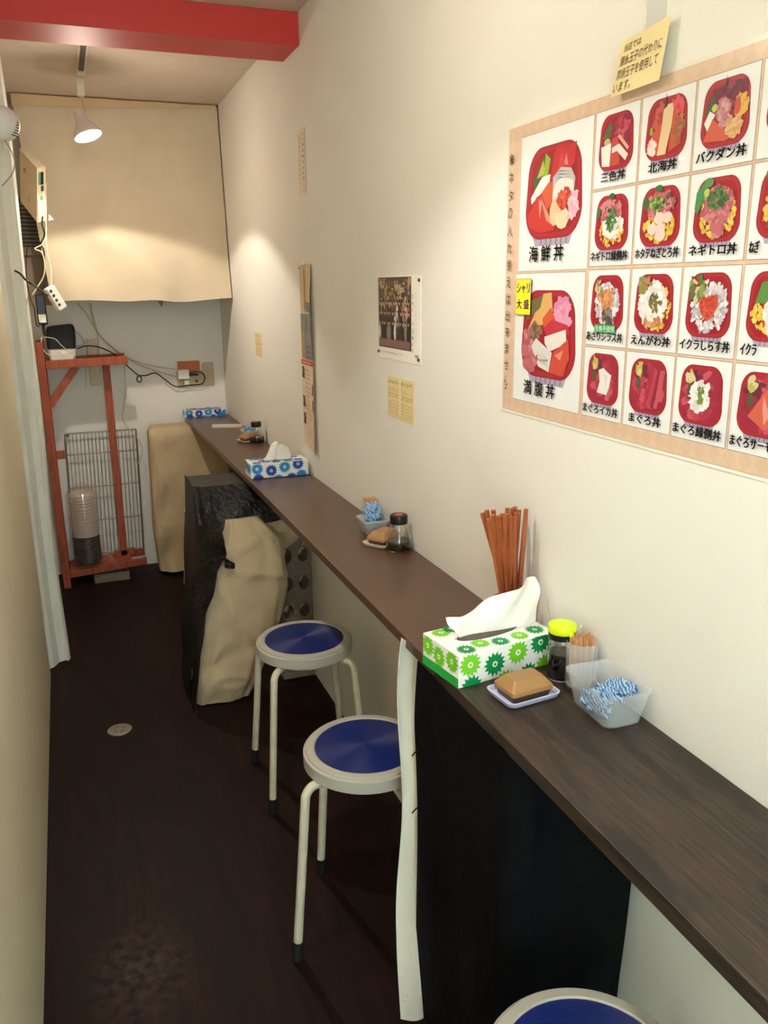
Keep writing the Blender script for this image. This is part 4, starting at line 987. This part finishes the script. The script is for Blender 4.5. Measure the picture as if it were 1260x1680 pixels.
            sc(.05, -.1, .75, .75, YEL, 220, .045); sc(.05, .15, .6, .55, TORO, 110, .07); sc(.1, -.55, .2, .2, TORO, 20, .07); qd([(-.95, .1), (-.9, .6), (-.5, .95), (-.4, .6), (-.6, .3), (-.8, -.1)], (70, 150, 80)); bl(-.4, .85, .2, .15, (80, 160, 80)); sc(.0, .35, .45, .3, GRN, 70, .045); bl(-.45, .55, .12, .14, (196, 200, 90))
        elif ri == 1:
            sc(.05, -.1, .75, .75, YEL, 160, .05); sc(.05, .15, .5, .5, TORO, 60, .07); bl(-.5, .85, .25, .18, (70, 150, 80)); sc(0, .3, .3, .3, GRN, 30, .05)
        elif key == (0, 2):
            sc(0, -.05, .72, .75, SHIR, 190, .05); sc(-.05, .1, .5, .35, ORN, 70, .06); sc(.1, -.5, .3, .3, [(110, 96, 80), (150, 140, 120), (80, 70, 60)], 40, .05); sc(-.5, .55, .2, .2, [(150, 160, 90), (236, 190, 150)], 14, .06)
            rect(b, lambda u, v: (-.0055, -u, v), cu-tw*.32, cu+tw*.32, cv-th_*.545, cv-th_*.40, mat('label_green', (50, 170, 100), .5))
            text_in(b, '生魚不使用', lambda u, v: (-.0058, -u, v), cu-tw*.29, cu+tw*.29, cv-th_*.525, cv-th_*.42, CARD, .0)
        elif key == (1, 2):
            sc(.1, -.1, .75, .75, YEL, 160, .05); sc(-.05, .0, .65, .65, WHT, 150, .08); sc(-.5, .7, .3, .25, [(206, 130, 110), (140, 150, 70)], 24, .06); bl(-.6, .45, .18, .14, (150, 150, 50)); sc(.1, .05, .3, .32, [(100, 96, 50), (130, 120, 60)], 40, .04); sc(0, -.65, .5, .15, ORN, 14, .06)
        elif key == (2, 2):
            sc(.05, -.05, .76, .8, SHIR, 260, .05); sc(-.5, .55, .32, .4, [(140, 160, 70), (226, 190, 140), (100, 120, 60)], 34, .07)
            qd([(-.35, .15), (0, .28), (.4, .35), (.45, .0), (.25, -.35), (.0, -.5), (-.25, -.3), (-.38, .0)], (224, 80, 50)); sc(.0, -.02, .36, .34, IKU, 90, .035)
        elif ri == 2:
            sc(0, -.2, .75, .65, YEL, 140, .05); qd([(-.7, .1), (-.5, .7), (.2, .8), (.3, .3), (-.3, .1)], (90, 150, 60)); sc(.2, -.2, .5, .5, WHT, 90, .08); sc(.3, .2, .2, .2, IKU, 30, .04)
        else:
            qd([(-.8, .7), (-.4, .86), (.6, .84), (.84, .5), (.84, -.6), (.5, -.86), (-.5, -.86), (-.84, -.5)], (176, 34, 64)); sc(0, 0, .7, .75, TUNA, 46, .11); sc(-.35, .5, .3, .25, [(110, 40, 60), (130, 30, 50)], 14, .08)
            bl(-.5, .1, .13, .22, (90, 96, 56)); bl(-.5, .55, .18, .20, (214, 200, 120)); sc(-.5, .6, .16, .18, [(196, 190, 80), (226, 206, 150)], 8, .07)
            if ci == 0: qd([(-.25, .35), (.05, .45), (.3, .3), (.55, .2), (.45, -.3), (.3, -.6), (-.3, -.55), (-.15, -.1)], (238, 234, 234)); qd([(.1, .3), (.3, .1), (.2, -.4)], (220, 214, 218))
            if ci == 1:
                for k in range(4): qd([(-.2+k*.2, -.75), (-.05+k*.2, -.75), (.45+k*.14, .65), (.2+k*.14, .65)], TUNA[k % 4])
            if ci == 2: sc(.0, -.05, .36, .45, WHT, 80, .09); sc(.02, .0, .14, .3, [(130, 150, 60), (100, 130, 50)], 20, .045)
            if ci == 3: qd([(-.55, -.4), (.1, .5), (.8, .5), (.8, -.5), (.1, -.75)], (228, 92, 70)); qd([(0, .3), (.3, -.3), (.1, -.6), (.0, -.1)], (240, 150, 130)); qd([(.4, .4), (.6, -.3), (.5, -.5), (.4, 0)], (240, 150, 130))
    o = b.build('dish_picture', r)
for c in cells: tray(*c)
TX = MB()
def ptext(s, ya, yb, za, zb, m=INK, off=.02, shear=.0): text_in(TX, s, lambda u, v: (-.0062, -u, v), PL-ya, PL-yb, zb-PB, za-PB, m, off, shear)
ptext('海 鮮 丼', 1.540, 1.415, 1.752, 1.722); ptext('満 腹 丼', 1.545, 1.425, 1.487, 1.458)
names = {(0, 0): '三色丼', (1, 0): '北海丼', (2, 0): 'バクダン丼', (0, 1): 'ネギトロ縁側丼', (1, 1): 'ホタテねぎとろ丼', (2, 1): 'ネギトロ丼',
         (0, 2): 'あさりシラス丼', (1, 2): 'えんがわ丼', (2, 2): 'イクラしらす丼', (0, 3): 'まぐろイカ丼', (1, 3): 'まぐろ丼', (2, 3): 'まぐろ縁側丼', (3, 3): 'まぐろサーモン丼'}
for (ci, ri), s in names.items():
    ya, yb = colsY[ci]; za, zb = rowsZ[ri]; c = (ya+yb)/2; hw = min(.053, .0078*len(s)+.010)
    ptext(s, c+hw, c-hw, zb+.024, zb+.008)
ptext('ねぎ', .946, .928, 1.709+.024, 1.709+.008); ptext('イクラ', .944, .914, 1.572+.024, 1.572+.008)
for i, ch in enumerate('※ネタの入れ替えは出来ません'):
    z = 1.925-i*.0345; sz = .009; ptext(ch, 1.622+sz, 1.622-sz*.9, z+.011, z-.011, off=.0)
blobm = MB(); ptext('.', 1.624, 1.620, 1.462, 1.458)
TX.build('lettering', r)
b = MB(); YL = mat('yellow_label', (250, 226, 40), .4); PU = mat('purple_ink', (110, 60, 150), .5)
rect(b, lambda u, v: (-.0066, -u, v), PL-1.588, PL-1.527, 1.618-PB, 1.690-PB, LINE); rect(b, lambda u, v: (-.0068, -u, v), PL-1.587, PL-1.528, 1.619-PB, 1.689-PB, YL)
text_in(b, 'シャリ', lambda u, v: (-.0071, -u, v), PL-1.583, PL-1.532, 1.661-PB, 1.681-PB, PU, .02); text_in(b, '大 盛', lambda u, v: (-.0071, -u, v), PL-1.583, PL-1.533, 1.630-PB, 1.649-PB, PU, .02)
b.build('yellow_label', r)

# ---- note above the poster
r = empty('handwritten_note', (W-.012, 1.2, 2.02), 0, 'pale yellow handwritten note taped above the menu poster', 'note')
nc = {'tl': (1.258, 2.052), 'tr': (1.140, 2.061), 'br': (1.150, 1.975), 'bl': (1.272, 1.974)}
def nf(e):
    def fn(u, v, k=1):
        ya = nc['bl'][0]*(1-v)+nc['tl'][0]*v; yb = nc['br'][0]*(1-v)+nc['tr'][0]*v
        za = nc['bl'][1]*(1-v)+nc['tl'][1]*v; zb = nc['br'][1]*(1-v)+nc['tr'][1]*v
        return (-e-.006*(1-v), ya*(1-u)+yb*u-1.2, za*(1-u)+zb*u-2.02)
    return fn
b = MB(); b.grid(nf(0), 6, 6, YPAPER); b.build('paper', r, solid=.0006, off=0)
b = MB()
for s, u0, u1, v0, v1 in (('当店では', .10, .46, .78, .92), ('錦糸玉子の代わりに', .07, .93, .53, .72), ('厚焼玉子を使用して', .05, .90, .29, .48), ('います。', .03, .40, .06, .24)):
    text_in(b, s, nf(.0012), u0, u1, v0, v1, mat('dark_pen', (74, 54, 40), .7), 0.0)
b.build('handwriting', r)
tag(bx('adhesive_tape', W-.0195, W-.0008, 1.165, 1.215, 2.045, 2.30, TAPE), 'strip of clear tape running up the wall above the yellow note', 'tape')
o = bpy.data.objects['adhesive_tape']
for v_ in o.data.vertices: v_.co.x = W-.0008 if v_.co.x > W-.01 else W-.0022

# ---- group photo
r = empty('photo_poster', (W, 2.435, 1.475), 0, 'white bordered group photograph poster pinned to the middle of the right wall', 'photo poster')
gf = lambda e: (lambda u, v, k=1: (-e, -u, v))
b = MB(); b.box(-.0014, -.0002, -.328, 0, -.006, .232, PAPER); b.build('sheet', r)
b = MB(); g = gf(.0018); Wp, Hp = .262, .205
rect(b, g, .004, Wp, .027, .027+Hp-.004, cm((92, 66, 58)))
rect(b, gf(.0020), .004, Wp, .215, .228, cm((70, 62, 56)))
def pb_(u, v, ru, rv, c, n=7, j=.2): blob(b, .004+u*(Wp-.004), .027+v*Hp, ru, rv, cm(c), n, j)
LAY[0] = -600
for k in range(170):
    u, v = random.random()*.95+.02, random.uniform(.5, .93); pb_(u, v, random.uniform(.004, .015), random.uniform(.003, .012), random.choice([(196, 150, 96), (120, 84, 60), (70, 62, 50), (180, 160, 130), (150, 110, 84), (96, 100, 76), (210, 176, 130)]))
rect(b, gf(.0030), .008, Wp-.006, .030, .052, cm((140, 100, 100)))
for row, (v0, n_) in enumerate(((.50, 11), (.36, 12), (.22, 12))):
    for k in range(n_):
        u = .06+k*(.88/(n_-1))+random.uniform(-.015, .015)
        body = random.choice([(40, 34, 36), (58, 48, 50), (30, 28, 34), (150, 130, 120), (226, 220, 214)] if row else [(230, 226, 222), (206, 190, 180), (96, 70, 64), (60, 46, 46), (190, 90, 80)])
        pb_(u, v0, .0095, .022, body, 8, .12); pb_(u, v0+.135, .0055, .0075, (206, 160, 136), 8, .08); pb_(u, v0+.155, .0055, .004, (48, 36, 34), 7, .08)
b.build('group_picture', r)
b = MB(); hf = gf(.0045)
scribble(b, hf, .270, .288, .02, .185, INK, 1, .0022, 9); scribble(b, hf, .30, .306, .05, .19, INKG, 1, .001, 12)
scribble(b, hf, .012, .20, .008, .018, INK, 16, .001); scribble(b, hf, .012, .075, .219, .225, PAPER, 6, .0014)
b.build('lettering', r)
b = MB()
for u, v in ((.004, .012), (.316, .008), (.320, .218)):
    b = MB(); b.lathe([(0, 0), (.004, 0), (.005, .002), (.003, .005), (0, .006)], DGREY, c=(-.001, -u, v), n=12, ax=(-1, 0, 0)); b.build('push_pin', r)
b = MB(); rect(b, gf(.003), .290, .312, .012, .020, cm((214, 190, 80))); b.build('yellow_mark', r)

# ---- two note sheets under the photo, one by the back
def notesheet(y0, y1, z0, z1, label, two):
    r = empty('paper_notice', (W, y0, z0), 0, label, 'notice')
    w_ = y0-y1; h_ = z1-z0
    b = MB(); b.box(-.0012, -.0002, -w_, 0, 0, h_, YPAPER); b.build('sheet', r)
    b = MB(); f_ = gf(.0018)
    scribble(b, f_, w_*.06, w_*.94, h_*.80, h_*.94, INK, 6, .0016, 1); scribble(b, f_, w_*.08, w_*.9, h_*.62, h_*.74, cm((200, 110, 70)), 7, .001, 1)
    scribble(b, f_, w_*.06, w_*.94, h_*.48, h_*.60, INK, 6, .0014, 2); scribble(b, f_, w_*.06, w_*.9, h_*.05, h_*.42, INKG, 7, .001, 5)
    b.build('lettering', r); return r
notesheet(2.362, 2.262, 1.300, 1.420, 'left pale yellow menu slip under the group photograph', 0)
notesheet(2.258, 2.155, 1.298, 1.420, 'right pale yellow menu slip under the group photograph, with bolder print', 0)
notesheet(4.235, 4.09, 1.345, 1.461, 'pale yellow notice alone on the far part of the right wall', 0)
r = empty('writing_strip', (W, 3.29, 2.01), 0, 'narrow white strip of vertical handwriting high on the right wall', 'notice')
b = MB(); b.box(-.0012, -.0002, -.105, 0, 0, .235, mat('strip_paper', (226, 214, 194), .7)); b.build('sheet', r)
b = MB(); f_ = gf(.0018); scribble(b, f_, .055, .085, .01, .225, INKG, 1, .003, 11); scribble(b, f_, .01, .04, .04, .215, INKG, 1, .002, 11)
for a_ in ((.097, .1005, .005, .228),): rect(b, f_, *a_, INKG)
b.build('lettering', r)

# ---- hanging calendar and poster
r = empty('hanging_calendar', (W, 3.33, 1.39), 0, 'curling calendar page with pale swirls hanging above a printed sheet', 'calendar')
def cal(u, v, e=0):
    curl = .003+.013*(u**2)*(.3+.7*math.sin(min(1, v)*PI))
    return (-curl-e, -u*.178, (1-v)*.372)
b = MB(); b.grid(lambda u, v: cal(u, v), 16, 20, mat('calendar_paper', (206, 180, 140), .5)); b.build('sheet', r, smooth=True, solid=.0008)
b = MB()
def cq(u0, u1, v0, v1, m, e=.0012, n=5):
    b.grid(lambda u, v: cal(u0+(u1-u0)*u, v0+(v1-v0)*v, e), n, n, m)
cq(0, 1, .5, .97, cm((146, 146, 136))); cq(.55, .98, .38, .5, cm((120, 112, 118))); cq(.3, 1, .68, .97, cm((150, 140, 150)), .0018)
cq(.02, .3, .68, .97, cm((190, 164, 90)), .0018); cq(.05, .95, .478, .50, cm((226, 214, 196)), .002); cq(.40, .46, .04, .46, cm((160, 128, 96)), .002); cq(.48, .55, .53, .68, cm((130, 96, 60)), .0024)
for vv in (.83, .89, .94):
    cq(.4, .95, vv, vv+.012, cm((90, 90, 120)), .0026)
b.build('printed_picture', r)
b = MB(); b.lathe([(0, 0), (.005, 0), (.005, .004), (0, .006)], WHP, c=(-.006, -.085, .375), n=12, ax=(-1, 0, 0)); b.build('push_pin', r); b = MB(); b.lathe([(0, 0), (.004, 0), (0, .004)], DGREY, c=(-.006, -.01, .36), n=12, ax=(-1, 0, 0)); b.build('push_pin', r)
r = empty('printed_leaflet', (W, 3.36, 1.05), 0, 'long printed leaflet with a red heading below the calendar, red edge curling off the wall', 'leaflet')
def lf(u, v, e=0): return (-.002-.012*u**2*(.4+.6*v)-e, -.012-u*.195, (1-v)*.345-.018*v*u)
b = MB(); b.grid(lambda u, v: lf(u, v), 14, 14, mat('leaflet_paper', (226, 206, 182), .6)); b.build('sheet', r, smooth=True, solid=.0008)
b = MB()
def lq(u0, u1, v0, v1, m, e=.0012): b.grid(lambda u, v: lf(u0+(u1-u0)*u, v0+(v1-v0)*v, e), 4, 4, m)
lq(0, .97, .0, .05, mat('heading_red', (214, 60, 60), .5)); lq(.08, .8, .018, .034, cm((240, 200, 190)), .002)
for v0 in (.08, .42, .62): lq(.06, .22, v0, v0+.13, cm((96, 66, 64)), .002); lq(.08, .16, v0+.02, v0+.08, cm((180, 140, 120)), .0026)
for k in range(16): lq(.3, .3+random.uniform(.3, .5), .1+k*.05, .108+k*.05, cm(random.choice([(206, 160, 130), (190, 150, 130), (214, 130, 100)])), .002)
for v0 in (.24, .42): lq(.86, .92, v0, v0+.12, cm((110, 96, 110)), .002)
lq(.97, 1, 0, 1, mat('edge_red', (150, 50, 50), .5), .0016)
b.build('printed_text', r)
